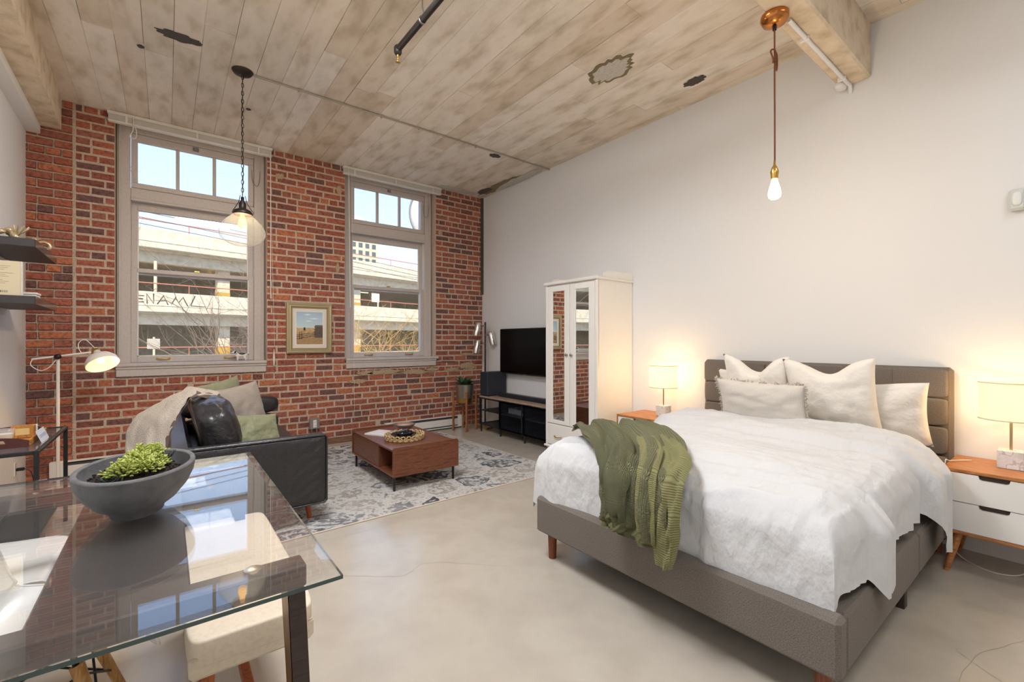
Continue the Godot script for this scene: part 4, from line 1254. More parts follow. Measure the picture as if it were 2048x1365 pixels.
func bedside():
	for n in 2:
		var zc: float = [-2.549, -0.304][n]
		var s := thing("nightstand", ["white two-drawer nightstand with an oak top between wardrobe and bed", "white two-drawer nightstand with an oak top, right of the bed"][n], "nightstand", Vector3(3.44, 0, zc), 0.0, "nightstands beside the bed")
		var hw: float = [0.243, 0.198][n]
		var dp := WB - 3.44 - 0.014
		put("top", sbox(Vector3(0, 0.558, -hw), Vector3(dp, 0.576, hw), 0.003), M.oak, s)
		put("side_panel", sbox(Vector3(0.0, 0.236, -hw), Vector3(dp, 0.558, -hw + 0.016), 0.002), M.oak, s)
		put("side_panel", sbox(Vector3(0.0, 0.236, hw - 0.016), Vector3(dp, 0.558, hw), 0.002), M.oak, s)
		put("bottom_panel", sbox(Vector3(0.0, 0.220, -hw), Vector3(dp, 0.236, hw), 0.002), M.oak, s)
		put("back_panel", sbox(Vector3(dp - 0.01, 0.236, -hw + 0.016), Vector3(dp, 0.558, hw - 0.016)), M.oak, s)
		for k in 2:
			var y0 := 0.239 + k * 0.160
			# drawer front with a cut finger pull at its top edge
			var yy := y0 + 0.156
			var d := put("drawer", drawer_front(hw - 0.018, y0, yy, 0.058), M.lacquer, s)
			put("pull_recess", sbox(Vector3(0.022, yy - 0.03, -0.062), Vector3(0.03, yy + 0.002, 0.062)), mat(rgb(62, 44, 36), 0.5), d)
			put("box", sbox(Vector3(0.03, y0 + 0.01, -hw + 0.02), Vector3(0.36, y0 + 0.12, hw - 0.02)), mat(rgb(62, 44, 36), 0.6), d)
		for q in [[0.03, -1], [0.03, 1], [dp - 0.05, -1], [dp - 0.05, 1]]:
			var top := Vector3(q[0] + (0.03 if q[0] < 0.1 else -0.02), 0.221, q[1] * (hw - 0.06))
			var ft := Vector3(q[0] - (0.02 if q[0] < 0.1 else -0.01), 0.0, q[1] * (hw - 0.015))
			put("leg", rod(ft, top, [0.013, 0.021], 14), M.leg_wood if false else M.oak, s)
		# lamp
		var lz: float = [-2.449, -0.262][n]
		var l := thing("table_lamp", ["lit drum-shade lamp on a marble block, on the nightstand by the wardrobe", "lit drum-shade lamp on a marble block, on the nightstand right of the bed"][n], "lamp", Vector3(3.70, 0.576, lz), 0.0, "bedside lamps")
		put("base", sbox(Vector3(-0.05, 0.0, -0.05), Vector3(0.05, 0.10, 0.05), 0.003), M.marble, l)
		put("stem", rod(Vector3(0, 0.10, 0), Vector3(0, 0.31, 0), 0.006, 12), mat(rgb(210, 184, 140), 0.3, {"metal": 1.0}), l)
		put("shade", lathe([[Vector2(0.128, 0.268), Vector2(0.128, 0.475)], [Vector2(0.128, 0.475), Vector2(0.126, 0.475)], [Vector2(0.126, 0.475), Vector2(0.126, 0.268)], [Vector2(0.126, 0.268), Vector2(0.128, 0.268)]], Vector3.ZERO, 40), M.shade, l)
		for ty in [0.266, 0.469]:
			put("shade_trim", lathe([[Vector2(0.1285, ty), Vector2(0.130, ty), Vector2(0.130, ty + 0.008), Vector2(0.1285, ty + 0.008)]], Vector3.ZERO, 40), mat(rgb(240, 230, 206), 0.8), l)
		put("shade_spider", rod(Vector3(-0.126, 0.30, 0), Vector3(0.126, 0.30, 0), 0.002, 6), M.brass, l)
		put("socket", rod(Vector3(0, 0.31, 0), Vector3(0, 0.345, 0), 0.015, 12), M.plastic_white, l)
		put("bulb", lathe([[Vector2(0, 0.0), Vector2(0.014, 0.0), Vector2(0.016, 0.02), Vector2(0.028, 0.045), Vector2(0.028, 0.062), Vector2(0.018, 0.082), Vector2(0, 0.088)]], Vector3(0, 0.345, 0), 18), mat(rgb(255, 236, 190), 0.4, {"glow": 3.0, "glow_color": rgb(255, 226, 166)}), l)
		lamp(l, "bulb_glow", Vector3(0, 0.395, 0), Color(1.0, 0.84, 0.60), 0.10, 0.03)
		if n == 1:
			var c := put("lamp_cable", tube(smooth_path([Vector3(3.74, 0.579, -0.42), Vector3(3.6, 0.585, -0.49), Vector3(3.56, 0.57, -0.508), Vector3(3.58, 0.3, -0.509), Vector3(3.66, 0.10, -0.505), Vector3(3.68, 0.006, -0.44), Vector3(3.60, 0.006, -0.30), Vector3(3.72, 0.02, -0.2), Vector3(3.85, 0.16, -0.16)], 8), 0.0028, 6), M.cord_white)
			tag(c, "thin white lamp cable looping off the right nightstand to the floor", "cable")


func drawer_front(hw: float, y0: float, y1: float, gw: float) -> MB:
	# the front lies in the z-y plane facing -x, 20 mm thick, with a rounded notch in its top edge
	var mb := MB.new()
	var p := PackedVector2Array([Vector2(-hw, y0), Vector2(hw, y0), Vector2(hw, y1), Vector2(gw, y1), Vector2(gw - 0.004, y1 - 0.018), Vector2(gw - 0.014, y1 - 0.024), Vector2(-gw + 0.014, y1 - 0.024), Vector2(-gw + 0.004, y1 - 0.018), Vector2(-gw, y1), Vector2(-hw, y1)])
	mb.prism(p, 0.0, 0.02, Transform3D(Basis(Vector3(0, 0, 1), Vector3(0, 1, 0), Vector3(1, 0, 0)), Vector3(0.002, 0, 0)))
	return mb


func wardrobe():
	var x0 := 3.335
	var zc := -3.32
	var hw := 0.375
	var dp := WB - x0 - 0.004
	var w := thing("wardrobe", "tall white wardrobe with two mirrored doors and a drawer below", "wardrobe", Vector3(x0, 0, zc))
	put("carcass", sbox(Vector3(0.02, 0.14, -hw), Vector3(dp, 1.89, hw), 0.003), M.wardrobe, w)
	put("corner_post", sbox(Vector3(0.0, 0.14, -hw), Vector3(0.03, 1.89, -hw + 0.03), 0.004), M.wardrobe, w)
	put("corner_post", sbox(Vector3(0.0, 0.14, hw - 0.03), Vector3(0.03, 1.89, hw), 0.004), M.wardrobe, w)
	put("cornice", sbox(Vector3(-0.022, 1.89, -hw - 0.02), Vector3(dp, 1.915, hw + 0.02), 0.008), M.wardrobe, w)
	put("cornice_cap", sbox(Vector3(-0.012, 1.915, -hw - 0.012), Vector3(dp, 1.925, hw + 0.012), 0.003), M.wardrobe, w)
	# low gallery round the top with curved front ends
	for sd in [-1.0, 1.0]:
		var gp := MB.new()
		var p := PackedVector2Array([Vector2(0.10, 1.925), Vector2(dp, 1.925), Vector2(dp, 1.99), Vector2(0.18, 1.98), Vector2(0.12, 1.97), Vector2(0.10, 1.955)])
		gp.prism(p, sd * (hw - 0.005) - 0.008, sd * (hw - 0.005) + 0.008)
		put("gallery_side", gp, M.wardrobe, w)
	put("gallery_back", sbox(Vector3(dp - 0.014, 1.925, -hw + 0.004), Vector3(dp, 1.985, hw - 0.004), 0.002), M.wardrobe, w)
	put("base_moulding", sbox(Vector3(-0.018, 0.118, -hw - 0.015), Vector3(dp, 0.142, hw + 0.015), 0.008), M.wardrobe, w)
	for sd in [-1.0, 1.0]:
		var za: float = -hw + 0.032 if sd < 0 else 0.003
		var zb: float = -0.003 if sd < 0 else hw - 0.032
		var dr := Node3D.new()
		dr.name = "door"
		w.add_child(dr, true)
		var st := 0.07
		put("stile", sbox(Vector3(-0.002, 0.385, za), Vector3(0.02, 1.875, za + st), 0.003), M.wardrobe, dr)
		put("stile", sbox(Vector3(-0.002, 0.385, zb - st), Vector3(0.02, 1.875, zb), 0.003), M.wardrobe, dr)
		put("rail", sbox(Vector3(-0.002, 0.385, za + st), Vector3(0.02, 0.425, zb - st), 0.003), M.wardrobe, dr)
		put("rail", sbox(Vector3(-0.002, 1.815, za + st), Vector3(0.02, 1.875, zb - st), 0.003), M.wardrobe, dr)
		put("mirror", sbox(Vector3(0.006, 0.425, za + st), Vector3(0.012, 1.815, zb - st)), M.mirror, dr)
		put("bead", sbox(Vector3(0.0, 0.425, za + st), Vector3(0.006, 1.815, za + st + 0.008)), M.wardrobe, dr)
		put("bead", sbox(Vector3(0.0, 0.425, zb - st - 0.008), Vector3(0.006, 1.815, zb - st)), M.wardrobe, dr)
		var kz: float = -0.035 if sd < 0 else 0.035
		put("knob", lathe([[Vector2(0.006, 0.0), Vector2(0.005, 0.014), Vector2(0.014, 0.018), Vector2(0.015, 0.026), Vector2(0.008, 0.031), Vector2(0, 0.032)]], Vector3(-0.002, 1.135, kz), 16, Vector2.ONE, Basis(Vector3(0, 0, 1), PI / 2)), M.steel, dr)
	var dw := put("drawer", sbox(Vector3(-0.002, 0.150, -hw + 0.032), Vector3(0.02, 0.375, hw - 0.032), 0.006), M.wardrobe, w)
	for hzz in [-0.17, 0.17]:
		put("handle", tube(smooth_path([Vector3(-0.002, 0.255, hzz - 0.05), Vector3(-0.022, 0.25, hzz - 0.046), Vector3(-0.026, 0.245, hzz), Vector3(-0.022, 0.25, hzz + 0.046), Vector3(-0.002, 0.255, hzz + 0.05)], 6), 0.005, 8), M.brass, dw)
	for q in [[0.03, -1], [0.03, 1], [dp - 0.04, -1], [dp - 0.04, 1]]:
		put("foot", lathe([[Vector2(0, 0), Vector2(0.018, 0.0)], [Vector2(0.018, 0.0), Vector2(0.021, 0.03), Vector2(0.026, 0.085), Vector2(0.02, 0.095), Vector2(0.026, 0.104), Vector2(0.026, 0.12)]], Vector3(q[0], 0, q[1] * (hw - 0.03)), 18), M.wardrobe, w)


func media_corner():
	# low metal cabinet
	var c := thing("media_cabinet", "low dark metal media cabinet with wire mesh doors and a wooden top", "cabinet", Vector3(3.52, 0, -4.55))
	var hz := 0.75
	var d := 0.36
	put("top", sbox(Vector3(-0.004, 0.485, -hz), Vector3(d, 0.507, hz), 0.003), M.light_wood, c)
	put("frame", frame_box(Vector3(0, 0.10, -hz), Vector3(d, 0.485, hz), 0.022), M.dark_steel, c)
	for z in [-0.27, 0.24]:
		put("divider", sbox(Vector3(0.004, 0.10, z - 0.011), Vector3(d - 0.004, 0.485, z + 0.011)), M.dark_steel, c)
	put("back_panel", wire_panel(Vector3(d - 0.006, 0.11, -hz + 0.01), Vector3(d - 0.006, 0.48, -0.27), 0.026, 0.0016), M.dark_steel, c)
	put("back_panel", sbox(Vector3(d - 0.008, 0.11, -0.27), Vector3(d - 0.004, 0.48, hz - 0.01)), mat(rgb(96, 96, 102), 0.5), c)
	put("shelf", sbox(Vector3(0.01, 0.298, -hz + 0.02), Vector3(d - 0.01, 0.312, hz - 0.02)), M.dark_steel, c)
	put("bottom", sbox(Vector3(0.005, 0.10, -hz + 0.01), Vector3(d - 0.005, 0.115, hz - 0.01)), M.dark_steel, c)
	for k in 2:
		var za := -0.255 + k * 0.505
		var zb := 0.225 + k * 0.505
		var dr := put("door", frame_box(Vector3(-0.016, 0.108, za), Vector3(0.0, 0.478, zb), 0.016), M.dark_steel, c)
		var wp := put("mesh_panel", wire_panel(Vector3(-0.008, 0.12, za + 0.012), Vector3(-0.008, 0.466, zb - 0.012), 0.016, 0.0016), M.dark_steel, dr)
		wp.set_meta("kind", "stuff")
		for hy in [0.17, 0.40]:
			put("hinge", rod(Vector3(-0.012, hy - 0.018, za - 0.004), Vector3(-0.012, hy + 0.018, za - 0.004), 0.006, 8), M.black_metal, dr)
	for z in [-hz + 0.02, -0.27, 0.24, hz - 0.02]:
		for x in [0.02, d - 0.03]:
			put("leg", rod(Vector3(x, 0.0, z), Vector3(x, 0.105, z), [0.011, 0.014], 10), M.black_metal, c)
	# receiver on the shelf behind the mesh
	var rc := thing("set_top_box", "grey device with vents on the cabinet shelf behind mesh", "device", Vector3(3.60, 0.313, -4.57))
	put("body", sbox(Vector3(0, 0.0, -0.16), Vector3(0.2, 0.075, 0.16), 0.006), mat(rgb(150, 160, 176), 0.4), rc)
	for k in 5: put("vent", sbox(Vector3(-0.002, 0.012 + k * 0.012, -0.13), Vector3(0.002, 0.016 + k * 0.012, 0.13)), mat(rgb(70, 76, 88), 0.5), rc)
	# subwoofer, sound bar, TV
	var sw := thing("subwoofer", "black box subwoofer on the far end of the media cabinet", "speaker", Vector3(3.53, 0.507, -5.21))
	put("body", sbox(Vector3(0.006, 0.006, -0.09), Vector3(0.33, 0.335, 0.09), 0.006), M.sub, sw)
	put("front_grille", sbox(Vector3(0.0, 0.012, -0.084), Vector3(0.008, 0.329, 0.084), 0.003), mat(rgb(34, 38, 48), 0.8), sw)
	for q in [[0.04, -0.06], [0.04, 0.06], [0.3, -0.06], [0.3, 0.06]]:
		put("foot", sbox(Vector3(q[0] - 0.01, 0.0, q[1] - 0.01), Vector3(q[0] + 0.01, 0.007, q[1] + 0.01)), M.black_metal, sw)
	var sb := thing("sound_bar", "slim dark sound bar lying on the wooden cabinet top", "speaker", Vector3(3.66, 0.507, -4.55))
	put("body", sbox(Vector3(0, 0.004, -0.5), Vector3(0.085, 0.058, 0.5), 0.01), mat(rgb(52, 54, 60), 0.35, {"metal": 0.4}), sb)
	put("grille", sbox(Vector3(-0.003, 0.010, -0.49), Vector3(0.003, 0.050, 0.49), 0.002), mat(rgb(30, 31, 36), 0.7), sb)
	put("end_cap", sbox(Vector3(0.0, 0.006, 0.49), Vector3(0.084, 0.056, 0.506), 0.006), mat(rgb(70, 72, 80), 0.3, {"metal": 0.6}), sb)
	for k in [-0.4, 0.4]: put("foot", sbox(Vector3(0.02, 0.0, k - 0.02), Vector3(0.06, 0.005, k + 0.02)), M.black_metal, sb)
	var tv := thing("television", "large black wall-mounted television above the media cabinet", "television", Vector3(3.775, 0.822, -4.60))
	put("body", sbox(Vector3(0.006, 0.0, -0.56), Vector3(0.05, 0.63, 0.56), 0.006), M.tv_edge, tv)
	put("screen", sbox(Vector3(0.0, 0.018, -0.552), Vector3(0.008, 0.622, 0.552), 0.002), M.tv, tv)
	put("badge", sbox(Vector3(0.002, 0.005, -0.02), Vector3(0.008, 0.013, 0.02)), M.chrome, tv)
	put("wall_mount", sbox(Vector3(0.05, 0.18, -0.16), Vector3(WB - 3.775, 0.46, 0.16)), M.black_metal, tv)
	# three-head floor lamp
	var l := thing("floor_lamp", "slim bronze floor lamp with three chrome cylinder heads in the corner", "lamp", Vector3(3.735, 0, -5.47))
	put("base", lathe([[Vector2(0, 0), Vector2(0.125, 0.0)], [Vector2(0.125, 0.0), Vector2(0.125, 0.022)], [Vector2(0.125, 0.022), Vector2(0, 0.028)]], Vector3.ZERO, 36), M.brass, l)
	put("pole", rod(Vector3(0, 0.025, 0), Vector3(0, 1.56, 0), 0.013, 14), mat(rgb(72, 58, 52), 0.4, {"metal": 0.5}), l)
	for q in [[-0.115, 1.46, 0.0, 0.16], [0.10, 1.325, 0.06, -0.22], [-0.12, 1.20, 0.0, 0.16]]:
		var at := Vector3(q[0] * 0.79, q[1], q[0] * 0.61)
		var tl := Basis(Vector3(0.61, 0, -0.79).normalized(), q[3])
		var hd := put("head", lathe([[Vector2(0.045, -0.10), Vector2(0.045, 0.085), Vector2(0.036, 0.098), Vector2(0, 0.10)], [Vector2(0, -0.07), Vector2(0.040, -0.075), Vector2(0.043, -0.10), Vector2(0.045, -0.10)]], at, 26, Vector2.ONE, tl), M.chrome, l)
		put("arm", rod(Vector3(0, q[1] + 0.045, 0), at * Vector3(0.7, 1, 0.7) + Vector3(0, 0.045, 0), 0.006, 8), M.bronze, hd)
		put("joint", lathe([[Vector2(0, -0.016), Vector2(0.014, -0.014), Vector2(0.014, 0.014), Vector2(0, 0.016)]], Vector3(at.x * 0.15, q[1] + 0.045, at.z * 0.15), 12), M.steel, hd)
	# plant on a stand
	var ps := thing("plant_stand", "mid-tone wooden four-legged plant stand beside the brick wall", "plant stand", Vector3(3.40, 0, -5.50), deg_to_rad(22))
	for k in 4:
		var a := PI / 4 + PI / 2 * k
		put("leg", sbox(Vector3(cos(a) * 0.165 - 0.013, 0, sin(a) * 0.165 - 0.013), Vector3(cos(a) * 0.165 + 0.013, 0.56, sin(a) * 0.165 + 0.013), 0.004), M.stand_wood, ps)
	for k in 2:
		var cb := MB.new()
		cb.box(Vector3(0, 0.385 + k * 0.0, 0), Vector3(0.33, 0.026, 0.022), 0.003, Basis(Vector3.UP, PI / 4 + PI / 2 * k))
		put("cross_bar", cb, M.stand_wood, ps)
	var pt := thing("potted_plant", "leafy green plant in a ribbed silver and brass pot on the wooden stand", "plant", Vector3(3.40, 0.40, -5.50))
	var prof := []
	for k in 37:
		var t := k / 36.0
		prof.append(Vector2(0.112 + 0.026 * t + (0.0035 * cos(k * PI) if t > 0.25 else 0.0), 0.0 + 0.26 * t))
	put("pot", lathe([[Vector2(0, 0), Vector2(0.112, 0)], prof, [Vector2(0.138, 0.26), Vector2(0.132, 0.26)], [Vector2(0.132, 0.26), Vector2(0.125, 0.20)]], Vector3.ZERO, 36), M.silver_pot, pt)
	put("brass_band", lathe([[Vector2(0.1135, 0.002), Vector2(0.1205, 0.06)]], Vector3.ZERO, 36), M.brass, pt)
	put("soil", lathe([[Vector2(0.128, 0.215), Vector2(0.0, 0.225)]], Vector3.ZERO, 24), M.soil, pt)
	var r2 := RandomNumberGenerator.new()
	r2.seed = 12
	for k in 30:
		var a := r2.randf() * TAU
		var ln := 0.15 + r2.randf() * 0.11
		var up := 0.5 + r2.randf() * 1.6
		put("leaf", leaf(Vector3(cos(a) * 0.02, 0.225, sin(a) * 0.02), Vector3(cos(a), up, sin(a)).normalized(), ln, 0.024 + r2.randf() * 0.014, 0.35), M.leaf, pt)


func leaf(base: Vector3, dir: Vector3, ln: float, w: float, droop: float) -> MB:
	var mb := MB.new()
	var side := dir.cross(Vector3.UP).normalized()
	mb.grid(4, 7, func(u, v):
		var a: float = u * 2.0 - 1.0
		var ww: float = w * sin(PI * pow(v, 0.8)) * 0.98 + 0.001
		var p = base + dir * ln * v + Vector3(0, -droop * ln * v * v * 0.9, 0)
		return p + side * a * ww + Vector3(0, 0.3 * ww * abs(a), 0))
	return mb


func frame_box(a: Vector3, b: Vector3, t: float) -> MB:
	# the twelve edges of a box as square bars
	var mb := MB.new()
	var h := t / 2
	var lo := Vector3(minf(a.x, b.x), minf(a.y, b.y), minf(a.z, b.z))
	var hi := Vector3(maxf(a.x, b.x), maxf(a.y, b.y), maxf(a.z, b.z))
	var tx := minf(t, hi.x - lo.x)
	for y in [lo.y, hi.y - t]:
		for x in [lo.x, hi.x - tx]: mb.span(Vector3(x, y, lo.z), Vector3(x + tx, y + t, hi.z), 0.001)
		if hi.x - lo.x > 2.5 * t:
			for z in [lo.z, hi.z - t]: mb.span(Vector3(lo.x + tx, y, z), Vector3(hi.x - tx, y + t, z + t), 0.001)
	for z in [lo.z, hi.z - t]:
		for x in [lo.x, hi.x - tx]: mb.span(Vector3(x, lo.y + t, z), Vector3(x + tx, hi.y - t, z + t), 0.001)
		if hi.x - lo.x <= tx + 0.001: break
	if hi.x - lo.x <= tx + 0.001: mb.span(Vector3(lo.x, lo.y + t, hi.z - t), Vector3(lo.x + tx, hi.y - t, hi.z), 0.001)
	return mb


func wire_panel(a: Vector3, b: Vector3, pitch: float, t: float) -> MB:
	var mb := MB.new()
	var y := a.y
	while y <= b.y:
		mb.span(Vector3(a.x - t / 2, y - t / 2, a.z), Vector3(a.x + t / 2, y + t / 2, b.z))
		y += pitch
	var z := a.z
	while z <= b.z:
		mb.span(Vector3(a.x - t / 2, a.y, z - t / 2), Vector3(a.x + t / 2, b.y, z + t / 2))
		z += pitch
	return mb


func rug_texture() -> ImageTexture:
	# faded floral medallions in greys on cream
	var w := 640
	var h := 512
	var im := Image.create(w, h, false, Image.FORMAT_RGBA8)
	var cell := FastNoiseLite.new()
	cell.seed = 77
	cell.noise_type = FastNoiseLite.TYPE_CELLULAR
	cell.cellular_return_type = FastNoiseLite.RETURN_DISTANCE2_SUB
	cell.frequency = 0.0145
	cell.fractal_type = FastNoiseLite.FRACTAL_NONE
	var tone := FastNoiseLite.new()
	tone.seed = 5
	tone.noise_type = FastNoiseLite.TYPE_CELLULAR
	tone.cellular_return_type = FastNoiseLite.RETURN_CELL_VALUE
	tone.frequency = 0.0145
	tone.fractal_type = FastNoiseLite.FRACTAL_NONE
	tone.seed = 77
	var fl := FastNoiseLite.new()
	fl.seed = 15
	fl.frequency = 0.055
	fl.fractal_octaves = 3
	var wear := FastNoiseLite.new()
	wear.seed = 16
	wear.frequency = 0.012
	wear.fractal_octaves = 4
	var cream := Color(0.82, 0.815, 0.80)
	var slate := Color(0.26, 0.27, 0.30)
	var grey := Color(0.45, 0.45, 0.47)
	var taupe := Color(0.60, 0.58, 0.55)
	for y in h:
		for x in w:
			var wx := x + 10.0 * fl.get_noise_2d(x * 0.4, y * 0.4)
			var wy := y * 1.25 + 10.0 * fl.get_noise_2d(x * 0.4 + 99, y * 0.4)
			var e := cell.get_noise_2d(wx, wy) + 1.0          # 0 at a medallion's outline
			var v := tone.get_noise_2d(wx, wy)
			var n := fl.get_noise_2d(x, y)
			var n2 := fl.get_noise_2d(x * 2.1 + 300, y * 2.1)
			var c := cream
			if e > 0.16:
				var inner := slate if v > 0.45 else grey if v > -0.2 else taupe
				var petals := n + 0.25 * sin(e * 26.0)
				if petals > -0.02: c = cream.lerp(inner, 0.85)
				elif n2 > 0.18: c = cream.lerp(inner, 0.5)
				if v > 0.45 and e < 0.24: c = slate
			elif n2 > 0.30:
				c = cream.lerp(grey, 0.7)
			c = c.lerp(cream, clampf(0.10 + wear.get_noise_2d(x, y) * 0.6, 0.0, 0.5))
			c = c * (0.93 + 0.07 * n2)
			c.a = 1.0
			im.set_pixel(x, y, c)
	return ImageTexture.create_from_image(im)


func living():
	# rug
	var r := thing("area_rug", "large faded grey and cream floral rug under the coffee table", "rug", Vector3(1.55, 0, -4.35), deg_to_rad(1.3))
	var pile := MB.new(true)
	var hx := 1.50
	var hz := 1.19
	pile.quad_uv(Vector3(-hx, 0.008, hz), Vector3(hx, 0.008, hz), Vector3(hx, 0.008, -hz), Vector3(-hx, 0.008, -hz), Vector2(0, 1), Vector2(1, 1), Vector2(1, 0), Vector2(0, 0))
	for q in [[Vector3(-hx, 0, hz), Vector3(hx, 0, hz)], [Vector3(hx, 0, hz), Vector3(hx, 0, -hz)], [Vector3(hx, 0, -hz), Vector3(-hx, 0, -hz)], [Vector3(-hx, 0, -hz), Vector3(-hx, 0, hz)]]:
		pile.quad(q[0], q[1], q[1] + Vector3(0, 0.008, 0), q[0] + Vector3(0, 0.008, 0))
	put("pile", pile, mat(Color.WHITE, 0.95, {"tex": rug_texture(), "spec": 0.15, "sheen": 0.2}), r)
	var bm := mat(rgb(206, 196, 180), 0.95)
	put("binding", sbox(Vector3(-hx - 0.012, 0, hz), Vector3(hx + 0.012, 0.0095, hz + 0.012), 0.003), bm, r)
	put("binding", sbox(Vector3(-hx - 0.012, 0, -hz - 0.012), Vector3(hx + 0.012, 0.0095, -hz), 0.003), bm, r)
	put("binding", sbox(Vector3(-hx - 0.012, 0, -hz), Vector3(-hx, 0.0095, hz), 0.003), bm, r)
	put("binding", sbox(Vector3(hx, 0, -hz), Vector3(hx + 0.012, 0.0095, hz), 0.003), bm, r)
	# coffee table
	var t := thing("coffee_table", "walnut coffee table with raised ends, an open niche and thin black legs", "coffee table", Vector3(1.81, 0.008, -4.07))
	var tx := 0.315
	var tz := 0.515
	for sd in [-1.0, 1.0]:
		var ep := MB.new()
		var p := PackedVector2Array([Vector2(-tx, 0.128), Vector2(tx, 0.128), Vector2(tx, 0.36), Vector2(tx - 0.006, 0.37), Vector2(tx - 0.016, 0.376), Vector2(-tx + 0.016, 0.376), Vector2(-tx + 0.006, 0.37), Vector2(-tx, 0.36)])
		ep.prism(p, sd * tz - 0.009, sd * tz + 0.009)
		put("end_panel", ep, M.walnut, t)
	put("top", sbox(Vector3(-tx + 0.004, 0.338, -tz + 0.009), Vector3(tx - 0.004, 0.354, tz - 0.009), 0.002), M.walnut_z, t)
	put("bottom", sbox(Vector3(-tx, 0.128, -tz + 0.009), Vector3(tx, 0.144, tz - 0.009), 0.002), M.walnut_z, t)
	put("side_panel", sbox(Vector3(-tx + 0.008, 0.144, -tz + 0.009), Vector3(-tx + 0.024, 0.338, 0.18), 0.002), M.walnut_z, t)
	put("divider", sbox(Vector3(-tx + 0.024, 0.144, 0.164), Vector3(tx - 0.02, 0.338, 0.18)), M.walnut_z, t)
	put("side_panel", sbox(Vector3(tx - 0.02, 0.144, -tz + 0.009), Vector3(tx - 0.004, 0.338, tz - 0.009), 0.002), M.walnut_z, t)
	for q in [[-1, -1], [-1, 1], [1, -1], [1, 1]]:
		put("leg", sbox(Vector3(q[0] * 0.285 - 0.009, 0, q[1] * 0.475 - 0.009), Vector3(q[0] * 0.285 + 0.009, 0.129, q[1] * 0.475 + 0.009), 0.002), M.black_metal, t)
	var th := 0.008 + 0.354
	# woven tray
	var b := thing("woven_tray", "round woven straw tray on the coffee table", "tray", Vector3(1.77, th, -3.93))
	put("floor_mat", lathe([[Vector2(0, 0.0), Vector2(0.168, 0.0)], [Vector2(0.168, 0.0), Vector2(0.168, 0.008)], [Vector2(0.168, 0.008), Vector2(0, 0.008)]], Vector3.ZERO, 40), M.straw, b)
	var r2 := RandomNumberGenerator.new()
	r2.seed = 3
	for ring in 3:
		var cu := MB.new()
		for k in 44:
			var a := TAU * k / 44
			var rad := 0.172 + ring * 0.003
			var yy := 0.012 + ring * 0.017
			var c := Vector3(cos(a) * rad, yy, sin(a) * rad)
			var tg := Vector3(-sin(a), (0.5 + 0.5 * r2.randf()) * (1.0 if (k + ring) % 2 == 0 else -1.0), cos(a))
			cu.soft(c, Vector3(0.014, 0.015, 0.034), 0.8, Basis.looking_at(tg, Vector3(cos(a), 0, sin(a))), 8, 6)
		put("woven_rim", cu, M.straw, b)
	var dk := thing("black_dish", "glossy black shallow dish inside the woven tray", "dish", Vector3(1.76, th + 0.009, -3.93))
	put("dish", lathe([[Vector2(0, 0), Vector2(0.06, 0.0)], [Vector2(0.06, 0.0), Vector2(0.10, 0.02), Vector2(0.118, 0.042)], [Vector2(0.118, 0.042), Vector2(0.112, 0.042)], [Vector2(0.112, 0.042), Vector2(0.09, 0.02), Vector2(0, 0.008)]], Vector3.ZERO, 40), M.black_gloss, dk)
	var es := thing("black_ornament", "smooth black polished oval ornament lying in the black dish", "ornament", Vector3(1.765, th + 0.018, -3.92))
	put("body", soft(Vector3(0, 0.034, 0), Vector3(0.15, 0.068, 0.11), 0.9), M.black_gloss, es)
	put("rib", soft(Vector3(0.01, 0.058, 0.0), Vector3(0.05, 0.03, 0.09), 0.9), M.black_gloss, es)
	var cb := thing("clay_bowl", "brown clay bowl with a flared rim behind the woven tray", "bowl", Vector3(1.885, th, -4.20))
	put("bowl", lathe([[Vector2(0, 0), Vector2(0.055, 0.0)], [Vector2(0.055, 0), Vector2(0.066, 0.03), Vector2(0.088, 0.062), Vector2(0.104, 0.078)], [Vector2(0.104, 0.078), Vector2(0.107, 0.086), Vector2(0.096, 0.088)], [Vector2(0.096, 0.088), Vector2(0.07, 0.05), Vector2(0, 0.03)]], Vector3.ZERO, 36), M.clay_bowl, cb)
	put("rim_band", lathe([[Vector2(0.105, 0.078), Vector2(0.109, 0.087), Vector2(0.096, 0.0895)]], Vector3.ZERO, 36), mat(rgb(84, 76, 82), 0.5), cb)
	put("inside", lathe([[Vector2(0.088, 0.068), Vector2(0.0, 0.066)]], Vector3.ZERO, 30), M.clay_inside, cb)
	var mg := thing("magazine", "white magazine lying flat on the far end of the coffee table", "magazine", Vector3(1.70, th, -4.28), 0.5)
	put("cover", sbox(Vector3(-0.11, 0.0, -0.14), Vector3(0.11, 0.002, 0.14)), mat(rgb(214, 206, 198), 0.4), mg)
	put("pages", sbox(Vector3(-0.108, 0.002, -0.138), Vector3(0.108, 0.009, 0.138)), mat(rgb(238, 236, 232), 0.8), mg)
	put("cover", sbox(Vector3(-0.11, 0.009, -0.14), Vector3(0.11, 0.011, 0.14)), mat(rgb(236, 234, 232), 0.3), mg)


